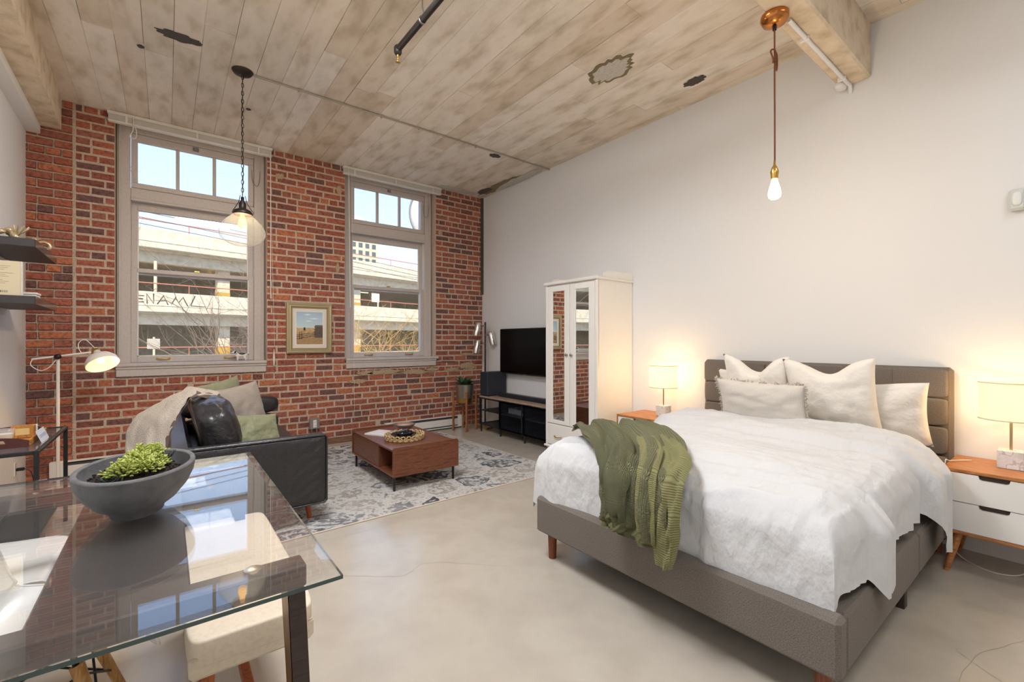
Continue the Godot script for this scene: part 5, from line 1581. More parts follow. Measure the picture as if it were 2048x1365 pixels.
func sofa():
	var s := thing("leather_sofa", "black leather sofa with square arms and tapered wooden legs", "sofa", Vector3(0.0, 0.0, -4.22))
	var z0 := -0.93
	var z1 := 0.93
	put("base", sbox(Vector3(0.04, 0.142, z0 + 0.09), Vector3(0.86, 0.32, z1 - 0.09), 0.02), M.leather, s)
	# arm panels with piping round the outer face
	for sd in [-1.0, 1.0]:
		var za: float = sd * 0.93 - (0.10 if sd > 0 else 0.0)
		if sd < 0: continue
		var arm := MB.new()
		arm.grid(34, 22, func(u, v): return Vector3.ZERO)
		arm = MB.new()
		arm.box(Vector3(0.47, 0.384, za + 0.05), Vector3(0.87, 0.484, 0.10), 0.022)
		var a := put("arm", arm, M.leather, s)
		# creased leather facing
		var fc := MB.new()
		fc.grid(60, 34, func(u, v):
			var x: float = 0.06 + 0.82 * u
			var y: float = 0.16 + 0.445 * v
			var e: float = minf(minf(u, 1.0 - u), minf(v, 1.0 - v))
			var pucker: float = smoothstep(0.62, 0.95, u) * sin((x * 0.7 - y * 1.3) * 62.0 + 2.0 * fn1.get_noise_2d(x * 6.0, y * 6.0)) * 0.0035
			var seam: float = -0.004 * exp(-pow((x - 0.62) / 0.005, 2.0))
			return Vector3(x, y, za + 0.1005 + 0.006 * smoothstep(0.0, 0.05, e) + (pucker + seam + 0.003 * fn1.get_noise_2d(x * 4.0, y * 4.0)) * smoothstep(0.0, 0.06, e)))
		put("facing", fc, M.leather, a)
		var pip := [Vector3(0.045, 0.15, za + 0.096), Vector3(0.045, 0.60, za + 0.096), Vector3(0.06, 0.618, za + 0.096), Vector3(0.885, 0.618, za + 0.096), Vector3(0.898, 0.605, za + 0.096), Vector3(0.898, 0.16, za + 0.096), Vector3(0.885, 0.147, za + 0.096), Vector3(0.05, 0.147, za + 0.096)]
		put("piping", tube(pip, 0.006, 8), M.leather, a)
	# the far arm is built of stacked rolls
	var fa := put("arm", sbox(Vector3(0.04, 0.142, z0), Vector3(0.82, 0.42, z0 + 0.09), 0.02), M.leather, s)
	for k in 2:
		put("arm_roll", soft(Vector3(0.50, 0.475 + k * 0.175, z0 + 0.10), Vector3(0.80, 0.18, 0.20), 0.5), M.leather, fa)
	put("back", sbox(Vector3(0.0, 0.142, z0), Vector3(0.13, 0.625, z1), 0.025), M.leather, s)
	for k in 2:
		var zc: float = [-0.41, 0.41][k]
		put("seat_cushion", soft(Vector3(0.51, 0.385, zc), Vector3(0.76, 0.16, 0.83), 0.22), M.leather, s)
		var bc := put("back_cushion", leather_pillow(Vector3(0.27, 0.665, zc * 0.98), Vector3(0.25, 0.44, 0.80), Basis(Vector3(0, 0, 1), 0.20)), M.leather, s)
		var seam := []
		for i in 25:
			var w := TAU * i / 24
			seam.append(Vector3(0.22, 0.68, zc * 0.98) + Basis(Vector3(0, 0, 1), 0.20) * Vector3(-0.055, sin(w) * 0.198 + 0.01, cos(w) * 0.36))
		put("seam", tube(seam, 0.003, 6), M.leather, bc)
	for q in [[0.09, z1 - 0.14], [0.80, z1 - 0.14], [0.09, z0 + 0.12], [0.80, z0 + 0.12]]:
		put("leg", rod(Vector3(q[0] + 0.015, 0.008, q[1]), Vector3(q[0], 0.145, q[1]), [0.015, 0.024], 14), M.leg_wood if false else M.teak, s)
	# cushions
	cushion("sofa_cushion", "sage green satin cushion lying against the near end of the sofa", "cushion", Vector3(0.50, 0.595, -3.80), Vector3(0.44, 0.30, 0.15), Vector3(-0.45, 0.45, -0.12), M.sage)
	cushion("sofa_cushion", "chunky beige knitted square cushion in the middle of the sofa", "cushion", Vector3(0.47, 0.70, -4.22), Vector3(0.48, 0.45, 0.17), Vector3(-0.22, 0.62, 0.10), M.knit_beige)
	cushion("sofa_cushion", "sage green cushion peeking out behind the beige knitted one", "cushion", Vector3(0.38, 0.74, -4.50), Vector3(0.44, 0.42, 0.14), Vector3(-0.15, 0.70, 0.14), M.sage)
	# fleece throw over the back
	var f := thing("fleece_throw", "cream fleece throw hanging over the back of the leather sofa", "throw", Vector3.ZERO)
	var sz := Vector3(0, 0, 1)
	var sf := Vector3(0.42, 0, 1)
	var pth := [Vector3(0.26, 0.875, -4.02), Vector3(0.15, 0.90, -3.98), Vector3(0.05, 0.84, -3.93), Vector3(-0.05, 0.75, -3.88), Vector3(-0.10, 0.64, -3.84), Vector3(-0.115, 0.54, -3.78), Vector3(-0.11, 0.46, -3.72)]
	var sds := [sz, sz, Vector3(0.2, 0, 1), sf, sf, sf, sf]
	var wds := [0.34, 0.40, 0.46, 0.50, 0.52, 0.52, 0.46]
	put("fleece", throw_strip(pth, wds, sds, 1.6, 0.030, 1.2, 34, 50, 0.10, -1.0), M.fleece, f)
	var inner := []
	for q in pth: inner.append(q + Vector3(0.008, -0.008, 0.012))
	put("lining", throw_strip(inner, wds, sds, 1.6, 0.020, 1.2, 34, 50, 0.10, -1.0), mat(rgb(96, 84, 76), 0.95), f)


func leather_pillow(c: Vector3, size: Vector3, t: Basis) -> MB:
	# slouched back cushion, fat along x
	var mb := MB.new()
	var f := func(x: float, p: float): return sign(x) * pow(abs(x), p)
	mb.grid(40, 24, func(u, w):
		var th: float = -PI + TAU * u
		var ph: float = -PI / 2 + PI * w
		var q := Vector3(f.call(cos(ph), 0.55) * f.call(cos(th), 0.8), f.call(sin(ph), 0.55), f.call(cos(ph), 0.55) * f.call(sin(th), 0.45))
		var k: float = 1.0 + 0.07 * fn1.get_noise_3d(q.x * 1.5 + c.z * 7.0, q.y * 1.5, q.z * 2.0) - 0.05 * maxf(0.0, fn2.get_noise_2d(q.y * 1.2 + c.z, q.z * 1.6))
		var p := q * size * 0.5 * k
		p.x += 0.02 * (1.0 - abs(q.y))
		return c + t * p, true)
	return mb


func dining():
	var H := 0.74
	var t := thing("glass_dining_table", "rectangular clear glass dining table on a dark wooden frame", "table", Vector3(-0.14, 0, -1.785))
	var hx := 0.465
	var hz := 0.725
	# bevelled glass plate, 12 mm
	var gp := MB.new()
	var ge := MB.new()
	var bv := 0.024
	var y0 := H - 0.012
	var o := []
	var i_ := []
	for q in [[-1, 1], [1, 1], [1, -1], [-1, -1]]:
		o.append(Vector3(q[0] * hx, 0, q[1] * hz))
		i_.append(Vector3(q[0] * (hx - bv), 0, q[1] * (hz - bv)))
	var up := Vector3(0, H, 0)
	var lo := Vector3(0, y0, 0)
	var mid := Vector3(0, H - 0.003, 0)
	gp.quad(i_[0] + up, i_[1] + up, i_[2] + up, i_[3] + up)
	gp.quad(o[3] + lo, o[2] + lo, o[1] + lo, o[0] + lo)
	for k in 4:
		var j := (k + 1) % 4
		gp.quad(o[k] + mid, o[j] + mid, i_[j] + up, i_[k] + up)
		ge.quad(o[k] + lo, o[j] + lo, o[j] + mid, o[k] + mid)
	put("glass_top", gp, mat(Color(0.96, 1.0, 0.99), 0.0, {"alpha": 0.02, "spec": 0.6}), t)
	put("glass_edge", ge, mat(rgb(52, 72, 70), 0.05, {"spec": 0.6}), t)
	# frame: two end rails, one wide centre board, four splayed legs
	var ry := y0 - 0.010
	for sd in [-1.0, 1.0]:
		var rz: float = 0.545 if sd > 0 else -0.585
		put("end_rail", sbox(Vector3(-0.40, ry - 0.055, rz - 0.034), Vector3(0.42, ry, rz + 0.034), 0.004), M.espresso, t)
		for bx in [-0.235, 0.307]:
			put("glass_pad", lathe([[Vector2(0.020, 0.0), Vector2(0.020, 0.009)], [Vector2(0.020, 0.009), Vector2(0.015, 0.0098), Vector2(0.0, 0.0098)]], Vector3(bx, ry, rz), 24), M.chrome, t)
		for sx in [-1.0, 1.0]:
			var lx: float = 0.01 + sx * 0.385
			var leg := MB.new()
			var a0 := Vector3(lx, ry - 0.055, rz)
			var a1 := Vector3(lx + sx * 0.03, 0.0, rz + sd * 0.015)
			for w in [[a0, a1]]:
				var p := []
				for e in [[w[0], 0.045], [w[1], 0.032]]:
					for q in [[-1, -1], [1, -1], [1, 1], [-1, 1]]:
						p.append(e[0] + Vector3(q[0] * 0.019, 0, q[1] * e[1]))
				leg.poly([p[0], p[1], p[2], p[3]], Vector3.UP)
				leg.poly([p[4], p[5], p[6], p[7]], Vector3.DOWN)
				for k in 4:
					var j := (k + 1) % 4
					leg.poly([p[k], p[j], p[j + 4], p[k + 4]], (p[k] + p[j]) * 0.5 - a0)
			var lg := put("leg", leg, M.espresso, t)
			var fc := MB.new()
			var n := Vector3(-sx * 0.0205, 0, 0)
			fc.poly([a0 + n + Vector3(0, 0, -0.043), a0 + n + Vector3(0, 0, 0.043), a1 + n + Vector3(0, 0, 0.030), a1 + n + Vector3(0, 0, -0.030)], n)
			fc.poly([a0 + n * 0.9 + Vector3(0, 0, -0.043), a0 + n * 0.9 + Vector3(0, 0, 0.043), a1 + n * 0.9 + Vector3(0, 0, 0.030), a1 + n * 0.9 + Vector3(0, 0, -0.030)], -n)
			put("metal_facing", fc, mat(rgb(150, 122, 88), 0.4, {"metal": 0.85, "tex": M.woodt, "scale": Vector3(8, 0.6, 8)}), lg)
	put("centre_board", sbox(Vector3(-0.085, ry - 0.055, -0.552), Vector3(0.185, ry - 0.004, 0.512), 0.004), M.espresso, t)
	# planter bowl
	var b := thing("planter_bowl", "long oval dark grey stoneware bowl planter standing on the glass table", "planter", Vector3(-0.072, H, -1.86), deg_to_rad(-8))
	put("bowl", lathe([[Vector2(0, 0), Vector2(0.44, 0.0)], [Vector2(0.44, 0.0), Vector2(0.46, 0.014), Vector2(0.68, 0.040), Vector2(0.86, 0.075), Vector2(0.97, 0.112), Vector2(1.0, 0.142)], [Vector2(1.0, 0.142), Vector2(0.99, 0.147), Vector2(0.91, 0.147), Vector2(0.90, 0.144)], [Vector2(0.90, 0.144), Vector2(0.86, 0.11), Vector2(0.7, 0.07), Vector2(0, 0.05)]], Vector3.ZERO, 72, Vector2(0.150, 0.225)), M.stoneware, b)
	put("soil", lathe([[Vector2(0.84, 0.105), Vector2(0.5, 0.116), Vector2(0, 0.120)]], Vector3.ZERO, 48, Vector2(0.150, 0.225)), M.soil, b)
	var r2 := RandomNumberGenerator.new()
	r2.seed = 41
	var crumbs := MB.new()
	for k in 260:
		var a := r2.randf() * TAU
		var q := sqrt(r2.randf()) * 0.78
		crumbs.soft(Vector3(cos(a) * q * 0.150, 0.116 + r2.randf() * 0.004, sin(a) * q * 0.225), Vector3(1, 0.7, 1) * (0.005 + r2.randf() * 0.008), 1.0, Basis(Vector3.UP, r2.randf() * 3.0), 5, 4)
	var cr := put("soil_crumbs", crumbs, M.soil, b)
	cr.set_meta("kind", "stuff")
	# succulents: light rosettes and a dark spiky one
	for c in [[Vector3(-0.02, 0.125, 0.06), 0.052], [Vector3(0.035, 0.128, 0.045), 0.044], [Vector3(0.0, 0.13, 0.0), 0.055], [Vector3(0.045, 0.130, -0.02), 0.040], [Vector3(0.0, 0.145, -0.06), 0.050], [Vector3(0.03, 0.155, -0.085), 0.036]]:
		var su := MB.new()
		for k in 60:
			var a := k * 2.39996
			var f := k / 60.0
			var d := Vector3(cos(a) * sqrt(f), 1.15 - f * 1.0, sin(a) * sqrt(f)).normalized()
			var p: Vector3 = c[0] + d * c[1] * (0.55 + 0.35 * r2.randf())
			su.soft(p, Vector3(0.20, 0.12, 0.42) * c[1], 0.9, Basis.looking_at((d + Vector3(r2.randfn(), r2.randfn(), r2.randfn()) * 0.25).normalized(), Vector3(0.1, 1, 0.2)), 6, 5)
			su.soft(p + d * c[1] * 0.16 + Vector3(r2.randfn(), r2.randf(), r2.randfn()) * c[1] * 0.08, Vector3(0.16, 0.10, 0.30) * c[1], 0.9, Basis.looking_at((d + Vector3(r2.randfn(), r2.randfn(), r2.randfn()) * 0.5).normalized(), Vector3(0.1, 1, 0.2)), 6, 4)
		put("succulent", su, M.succulent, b)
	var dkm := MB.new()
	for k in 46:
		var a := r2.randf() * TAU
		var base := Vector3(0.055, 0.115, -0.085) + Vector3(r2.randfn() * 0.012, 0, r2.randfn() * 0.02)
		var d := Vector3(cos(a) * 0.6, 0.9, sin(a) * 0.6).normalized()
		dkm.tube([base, base + d * 0.03, base + d * 0.055 + Vector3(0, -0.004, 0)], [0.0035, 0.004, 0.001], 5)
	for k in 26:
		var a := r2.randf() * TAU
		var base := Vector3(-0.045, 0.112, 0.085) + Vector3(r2.randfn() * 0.008, 0, r2.randfn() * 0.01)
		var d := Vector3(cos(a) * 0.7, 0.6, sin(a) * 0.7).normalized()
		dkm.tube([base, base + d * 0.02, base + d * 0.035], [0.003, 0.0035, 0.001], 5)
	put("dark_succulent", dkm, M.succulent_dark, b)
	# white shell chairs
	shell_chair("white moulded shell chair on wooden dowel legs, tucked under the glass table's near end", Vector3(-0.285, 0, -1.81), 0.0)
	shell_chair("white moulded shell chair pulled back from the glass table beside the serving cart", Vector3(-0.56, 0, -2.35), 0.0)
	# bench
	var be := thing("dining_bench", "cream upholstered bench with teak legs pushed under the glass table", "bench", Vector3(0.205, 0, -1.94))
	var cz := 0.475
	var cu := MB.new()
	cu.soft(Vector3(0, 0.432, 0), Vector3(0.325, 0.085, cz * 2 + 0.01), 0.16, Basis(), 60, 24)
	put("cushion", cu, M.cream_leather, be)
	put("seat_box", sbox(Vector3(-0.158, 0.36, -cz), Vector3(0.158, 0.425, cz), 0.012), M.cream_leather, be)
	put("welt", tube([Vector3(-0.153, 0.424, cz - 0.003), Vector3(0.153, 0.424, cz - 0.003)], 0.003, 6), mat(rgb(206, 188, 162), 0.6), be)
	for q in [[-1, -1], [-1, 1], [1, -1], [1, 1]]:
		var lg := MB.new()
		var top := Vector3(q[0] * 0.115, 0.365, q[1] * (cz - 0.05))
		var ft := Vector3(q[0] * 0.135, 0.0, q[1] * (cz + 0.005))
		var p := []
		for e in [[top, 0.030], [ft, 0.016]]:
			for w in [[-1, -1], [1, -1], [1, 1], [-1, 1]]: p.append(e[0] + Vector3(w[0] * 0.012 * (e[1] / 0.02), 0, w[1] * e[1]))
		lg.poly([p[0], p[1], p[2], p[3]], Vector3.UP)
		lg.poly([p[4], p[5], p[6], p[7]], Vector3.DOWN)
		for k in 4:
			var j := (k + 1) % 4
			lg.poly([p[k], p[j], p[j + 4], p[k + 4]], (p[k] + p[j]) * 0.5 - top)
		put("leg", lg, M.teak, be)
	for sd in [-1.0, 1.0]:
		put("stretcher", sbox(Vector3(0.10, 0.20, sd * 0.43 - 0.012), Vector3(-0.10, 0.225, sd * 0.43 + 0.012), 0.003), M.teak, be)
	put("steel_brace", rod(Vector3(-0.02, 0.36, 0.40), Vector3(0.02, 0.21, -0.02), 0.012, 12), M.chrome, be)
	put("steel_brace", rod(Vector3(-0.02, 0.36, -0.40), Vector3(0.02, 0.21, 0.02), 0.012, 12), M.chrome, be)
	put("spine", sbox(Vector3(-0.015, 0.19, -0.42), Vector3(0.015, 0.21, 0.42), 0.003), M.teak, be)


func shell_chair(label: String, at: Vector3, turn: float):
	# faces +x
	var c := thing("shell_chair", label, "chair", at, turn, "white shell chairs at the glass table")
	var sh := MB.new()
	var surf := func(u: float, v: float, off: float):
		# v runs from the front lip back and up the backrest, u across
		var a := u * 2.0 - 1.0
		var prof := [Vector3(0.235, 0.418, 0.20), Vector3(0.215, 0.448, 0.215), Vector3(0.10, 0.437, 0.235), Vector3(-0.03, 0.425, 0.240), Vector3(-0.13, 0.437, 0.238), Vector3(-0.185, 0.50, 0.235), Vector3(-0.215, 0.60, 0.230), Vector3(-0.245, 0.71, 0.215), Vector3(-0.27, 0.80, 0.165)]
		var on := func(w: float) -> Vector3:
			var f := clampf(w, 0.0, 1.0) * (prof.size() - 1)
			var i := mini(int(f), prof.size() - 2)
			return prof[i].cubic_interpolate(prof[i + 1], prof[maxi(i - 1, 0)], prof[mini(i + 2, prof.size() - 1)], f - i)
		var p: Vector3 = on.call(v)
		var d: Vector3 = on.call(v + 0.06) - on.call(v - 0.06)
		var n := Vector3(d.y, -d.x, 0).normalized()
		var curl: float = 0.075 * pow(abs(a), 2.6) * (0.5 + 0.9 * smoothstep(0.1, 0.6, v))
		return Vector3(p.x, p.y, a * p.z) + n * (curl + off)
	sh.grid(28, 36, func(u, v): return surf.call(u, v, 0.0))
	sh.grid(28, 36, func(u, v): return surf.call(u, v, -0.006), true)
	put("shell", sh, M.plastic_white, c)
	var rim := []
	for k in 29: rim.append(surf.call(k / 28.0, 0.0, -0.003))
	for k in range(1, 37): rim.append(surf.call(1.0, k / 36.0, -0.003))
	for k in range(1, 29): rim.append(surf.call(1.0 - k / 28.0, 1.0, -0.003))
	for k in range(1, 37): rim.append(surf.call(0.0, 1.0 - k / 36.0, -0.003))
	put("rim", tube(rim, 0.0045, 6), M.plastic_white, c)
	for q in [[1, -1], [1, 1], [-1, -1], [-1, 1]]:
		put("leg", rod(Vector3(q[0] * 0.215 - 0.01, 0.0, q[1] * 0.205), Vector3(q[0] * 0.10 - 0.01, 0.385, q[1] * 0.10), [0.011, 0.017], 14), M.tan_wood, c)
		put("bracket", rod(Vector3(q[0] * 0.10 - 0.01, 0.375, q[1] * 0.10), Vector3(q[0] * 0.09 - 0.01, 0.428, q[1] * 0.10), 0.008, 8), M.black_metal, c)
	var st := [[[1, -1, 0.36], [-1, -1, 0.20]], [[-1, -1, 0.36], [1, -1, 0.20]], [[1, 1, 0.36], [-1, 1, 0.20]], [[-1, 1, 0.36], [1, 1, 0.20]], [[1, -1, 0.36], [1, 1, 0.20]], [[1, 1, 0.36], [1, -1, 0.20]]]
	for e in st:
		var pt := func(q): return Vector3(q[0] * lerpf(0.215, 0.10, q[2] / 0.385) - 0.01, q[2], q[1] * lerpf(0.205, 0.10, q[2] / 0.385))
		put("wire_strut", rod(pt.call(e[0]), pt.call(e[1]), 0.0035, 6), M.black_metal, c)


func left_side():
	# white task floor lamp
	var l := thing("task_floor_lamp", "white floor lamp with a tilted bell shade, lit, before the brick wall", "lamp", Vector3(-0.722, 0, -5.33))
	var wm := mat(rgb(240, 232, 222), 0.4)
	put("base", lathe([[Vector2(0, 0), Vector2(0.135, 0.0)], [Vector2(0.135, 0), Vector2(0.135, 0.014), Vector2(0.12, 0.022), Vector2(0.03, 0.028), Vector2(0, 0.028)]], Vector3.ZERO, 32), wm, l)
	put("pole", rod(Vector3(0, 0.025, 0), Vector3(0, 1.13, 0), 0.0115, 14), wm, l)
	put("arm", rod(Vector3(-0.155, 1.128, 0.0), Vector3(0.205, 1.182, 0.0), 0.0085, 12), wm, l)
	put("joint", lathe([[Vector2(0, -0.024), Vector2(0.022, -0.022), Vector2(0.022, 0.022), Vector2(0, 0.024)]], Vector3(0, 1.148, 0.004), 18, Vector2.ONE, Basis(Vector3(1, 0, 0), PI / 2)), M.bronze, l)
	var tilt := Basis(Vector3(0, 0, 1), 0.40) * Basis(Vector3(1, 0, 0), -0.55)
	var hc := Vector3(0.245, 1.175, 0.0)
	put("shade", lathe([[Vector2(0.118, -0.125), Vector2(0.112, -0.085), Vector2(0.085, -0.045), Vector2(0.045, -0.018), Vector2(0.026, 0.0), Vector2(0.024, 0.022), Vector2(0, 0.026)], [Vector2(0.118, -0.125), Vector2(0.115, -0.125)], [Vector2(0.024, -0.004), Vector2(0.042, -0.022), Vector2(0.082, -0.05), Vector2(0.109, -0.088), Vector2(0.115, -0.125)]], hc, 36, Vector2.ONE, tilt), wm, l)
	put("shade_cap", lathe([[Vector2(0.026, 0.018), Vector2(0.027, 0.032), Vector2(0.014, 0.046), Vector2(0, 0.048)]], hc, 20, Vector2.ONE, tilt), M.brass, l)
	put("wing_nut", soft(hc + tilt * Vector3(0, 0.056, 0), Vector3(0.04, 0.014, 0.014), 0.9), M.brass, l)
	put("bulb", lathe([[Vector2(0, -0.11), Vector2(0.02, -0.105), Vector2(0.030, -0.082), Vector2(0.024, -0.055), Vector2(0.014, -0.03), Vector2(0.014, -0.01)]], hc, 18, Vector2.ONE, tilt), mat(rgb(255, 236, 190), 0.4, {"glow": 3.0, "glow_color": rgb(255, 222, 150)}), l)
	lamp(l, "bulb_glow", hc + tilt * Vector3(0, -0.08, 0), Color(1.0, 0.78, 0.46), 0.16, 0.03)
	put("cable", tube(smooth_path([Vector3(-0.15, 1.128, 0.004), Vector3(-0.155, 1.08, 0.02), Vector3(-0.10, 1.035, 0.02), Vector3(-0.05, 1.06, 0.02), Vector3(-0.012, 1.12, 0.012)], 8), 0.0035, 7), M.cord_white, l)
	put("cable", tube(smooth_path([hc + tilt * Vector3(0, 0.045, 0), Vector3(0.17, 1.29, 0.0), Vector3(0.13, 1.27, 0.0), Vector3(0.125, 1.22, 0.0), Vector3(0.145, 1.175, 0.008)], 8), 0.0035, 7), M.cord_white, l)
	# floating shelves on the left wall
	var zc := -4.66
	for k in 2:
		var y: float = [1.575, 1.95][k]
		var s := thing("wall_shelf", ["dark floating shelf holding the upright books, lower of the two", "dark floating shelf holding the gold figurines, upper of the two"][k], "shelf", Vector3(left_x(zc), y, zc), deg_to_rad(1.27))
		put("board", sbox(Vector3(0.012, -0.052, -0.43), Vector3(0.268, 0.0, 0.43), 0.002), M.shelf_dark, s)
		put("front_edge", sbox(Vector3(0.268, -0.052, -0.43), Vector3(0.271, 0.0, 0.43), 0.001), mat(rgb(66, 62, 62), 0.12), s)
		put("wall_rail", sbox(Vector3(0.0, -0.045, -0.41), Vector3(0.012, -0.008, 0.41)), M.black_metal, s)
	# books standing with their covers towards the room
	var bt := book_texture()
	for k in 2:
		var b := thing("book", ["large pale yellow book with printed text on its back cover, on the lower shelf", "white book standing behind the yellow one on the lower shelf"][k], "book", Vector3(-0.845, 1.576, -4.26 - k * 0.036), 0.0)
		var hw := 0.092 + k * 0.004
		var hh: float = 0.222 + k * 0.004
		put("pages", sbox(Vector3(-hw + 0.003, 0.003, -0.024), Vector3(hw - 0.003, hh - 0.003, -0.003)), mat(rgb(236, 232, 222), 0.9), b)
		var fc := MB.new(true)
		fc.quad_uv(Vector3(-hw, 0, 0.0005), Vector3(hw, 0, 0.0005), Vector3(hw, hh, 0.0005), Vector3(-hw, hh, 0.0005), Vector2(0, 1), Vector2(1, 1), Vector2(1, 0), Vector2(0, 0))
		put("cover", sbox(Vector3(-hw, 0, -0.003), Vector3(hw, hh, 0.0)), mat(rgb(222, 208, 174) if k == 0 else rgb(238, 235, 230), 0.6), b)
		if k == 0: put("cover_print", fc, mat(Color.WHITE, 0.6, {"tex": bt}), b)
		put("cover", sbox(Vector3(-hw, 0, -0.027), Vector3(hw, hh, -0.024)), mat(rgb(226, 214, 186), 0.6), b)
		put("spine", sbox(Vector3(hw - 0.003, 0, -0.024), Vector3(hw, hh, -0.003)), mat(rgb(232, 224, 204), 0.6), b)
	var wb := thing("white_box", "small flat white box on the lower shelf beside the books", "box", Vector3(-0.80, 1.576, -4.52))
	put("tray", sbox(Vector3(-0.09, 0.0, -0.06), Vector3(0.09, 0.024, 0.06), 0.003), M.white_trim, wb)
	put("lid", sbox(Vector3(-0.094, 0.024, -0.064), Vector3(0.094, 0.040, 0.064), 0.003), M.white_trim, wb)
	# figurines on the upper shelf
	var gold := mat(rgb(206, 186, 150), 0.28, {"metal": 0.6})
	var ivory := mat(rgb(238, 232, 222), 0.4)
	var f := thing("shell_figurine", "gilded cluster of shells and coral on the upper shelf", "figurine", Vector3(-0.80, 1.951, -4.34))
	var r2 := RandomNumberGenerator.new()
	r2.seed = 6
	for k in 6:
		put("shell", soft(Vector3(r2.randfn() * 0.026, 0.02 + 0.006 * k, r2.randfn() * 0.03), Vector3(0.055, 0.034, 0.045), 0.8, Basis.from_euler(Vector3(r2.randfn() * 0.5, r2.randfn(), r2.randfn() * 0.5))), gold, f)
	for k in 6:
		var a := r2.randf() * TAU
		put("coral_branch", tube(smooth_path([Vector3(0.02, 0.03, 0), Vector3(0.03 + cos(a) * 0.02, 0.055, sin(a) * 0.02), Vector3(0.04 + cos(a) * 0.035, 0.075 + r2.randf() * 0.02, sin(a) * 0.04)], 4), 0.005, 6), gold, f)
	f = thing("scalloped_figurine", "white scalloped shell ornament lying behind the gilded cluster", "figurine", Vector3(-0.775, 1.951, -4.52))
	put("body", soft(Vector3(0, 0.016, 0), Vector3(0.085, 0.032, 0.10), 0.8), ivory, f)
	for k in 7:
		put("ridge", soft(Vector3(-0.036 + k * 0.012, 0.030, 0.0), Vector3(0.009, 0.014, 0.07), 0.8), ivory, f)
	f = thing("swan_figurine", "gold curled-neck bird figurine at the front of the upper shelf", "figurine", Vector3(-0.735, 1.951, -4.74))
	put("head", soft(Vector3(-0.028, 0.072, 0), Vector3(0.034, 0.032, 0.028), 0.9), gold, f)
	put("beak", rod(Vector3(-0.012, 0.076, 0.008), Vector3(0.006, 0.08, 0.012), [0.006, 0.002], 8), gold, f)
	put("body", soft(Vector3(-0.03, 0.035, 0), Vector3(0.036, 0.07, 0.034), 0.8), gold, f)
	put("tail_loop", tube(smooth_path([Vector3(-0.012, 0.05, 0), Vector3(0.02, 0.06, 0), Vector3(0.048, 0.045, 0), Vector3(0.05, 0.02, 0), Vector3(0.035, 0.008, 0)], 5), [0.012, 0.012, 0.012, 0.012, 0.012, 0.012, 0.012, 0.012, 0.012, 0.012, 0.011, 0.011, 0.011, 0.011, 0.011, 0.01, 0.01, 0.009, 0.008, 0.008, 0.007], 10), gold, f)
	# serving cart
	var c := thing("serving_cart", "black metal two-tier serving cart with a glass top by the left wall", "cart", Vector3(-0.73, 0, -4.0))
	var cx := 0.175
	var cz := 0.46
	for q in [[-1, -1], [-1, 1], [1, -1], [1, 1]]:
		put("leg", sbox(Vector3(q[0] * (cx - 0.01) - 0.0105, 0, q[1] * (cz - 0.01) - 0.0105), Vector3(q[0] * (cx - 0.01) + 0.0105, 0.676, q[1] * (cz - 0.01) + 0.0105), 0.002), M.black_metal, c)
	for y in [0.655, 0.20]:
		for sd in [-1.0, 1.0]:
			put("rail", sbox(Vector3(sd * (cx - 0.01) - 0.01, y, -cz + 0.02), Vector3(sd * (cx - 0.01) + 0.01, y + 0.02, cz - 0.02), 0.002), M.black_metal, c)
			put("rail", sbox(Vector3(-cx + 0.02, y, sd * (cz - 0.01) - 0.01), Vector3(cx - 0.02, y + 0.02, sd * (cz - 0.01) + 0.01), 0.002), M.black_metal, c)
	put("shelf_glass", sbox(Vector3(-cx + 0.02, 0.665, -cz + 0.02), Vector3(cx - 0.02, 0.671, cz - 0.02)), mat(Color(0.42, 0.40, 0.42), 0.02, {"alpha": 0.45}), c)
	put("shelf_panel", sbox(Vector3(-cx + 0.02, 0.205, -cz + 0.02), Vector3(cx - 0.02, 0.213, cz - 0.02)), M.black_metal, c)
	# tray with handles, candle, cards
	var tr := thing("serving_tray", "amber wooden tray with dark curved handles on the serving cart", "tray", Vector3(-0.76, 0.672, -3.98), 0.0)
	var am := mat(rgb(208, 150, 74), 0.5, {"tex": M.woodt, "scale": Vector3(4, 4, 0.6)})
	var dm := mat(rgb(86, 44, 38), 0.45)
	put("bottom", sbox(Vector3(-0.13, 0.0, -0.24), Vector3(0.13, 0.008, 0.24)), am, tr)
	for sd in [-1.0, 1.0]:
		put("side", sbox(Vector3(sd * 0.13 - 0.005, 0.0, -0.24), Vector3(sd * 0.13 + 0.005, 0.035, 0.24), 0.002), am, tr)
		var hp := MB.new()
		var p := PackedVector2Array([Vector2(-0.135, 0.0), Vector2(0.135, 0.0), Vector2(0.135, 0.036), Vector2(0.09, 0.052), Vector2(0.0, 0.062), Vector2(-0.09, 0.052), Vector2(-0.135, 0.036)])
		var hole := PackedVector2Array([Vector2(-0.045, 0.026), Vector2(0.045, 0.026), Vector2(0.036, 0.044), Vector2(-0.036, 0.044)])
		# handle board as a ring round its grip slot
		hp.prism(PackedVector2Array([Vector2(-0.135, 0), Vector2(0.135, 0), Vector2(0.135, 0.026), Vector2(-0.135, 0.026)]), -0.005, 0.005, Transform3D(Basis(), Vector3(0, 0, sd * 0.24)))
		hp.prism(PackedVector2Array([Vector2(-0.135, 0.026), Vector2(-0.045, 0.026), Vector2(-0.036, 0.044), Vector2(-0.036, 0.0585), Vector2(-0.09, 0.052), Vector2(-0.135, 0.036)]), -0.005, 0.005, Transform3D(Basis(), Vector3(0, 0, sd * 0.24)))
		hp.prism(PackedVector2Array([Vector2(0.135, 0.026), Vector2(0.135, 0.036), Vector2(0.09, 0.052), Vector2(0.036, 0.0585), Vector2(0.036, 0.044), Vector2(0.045, 0.026)]), -0.005, 0.005, Transform3D(Basis(), Vector3(0, 0, sd * 0.24)))
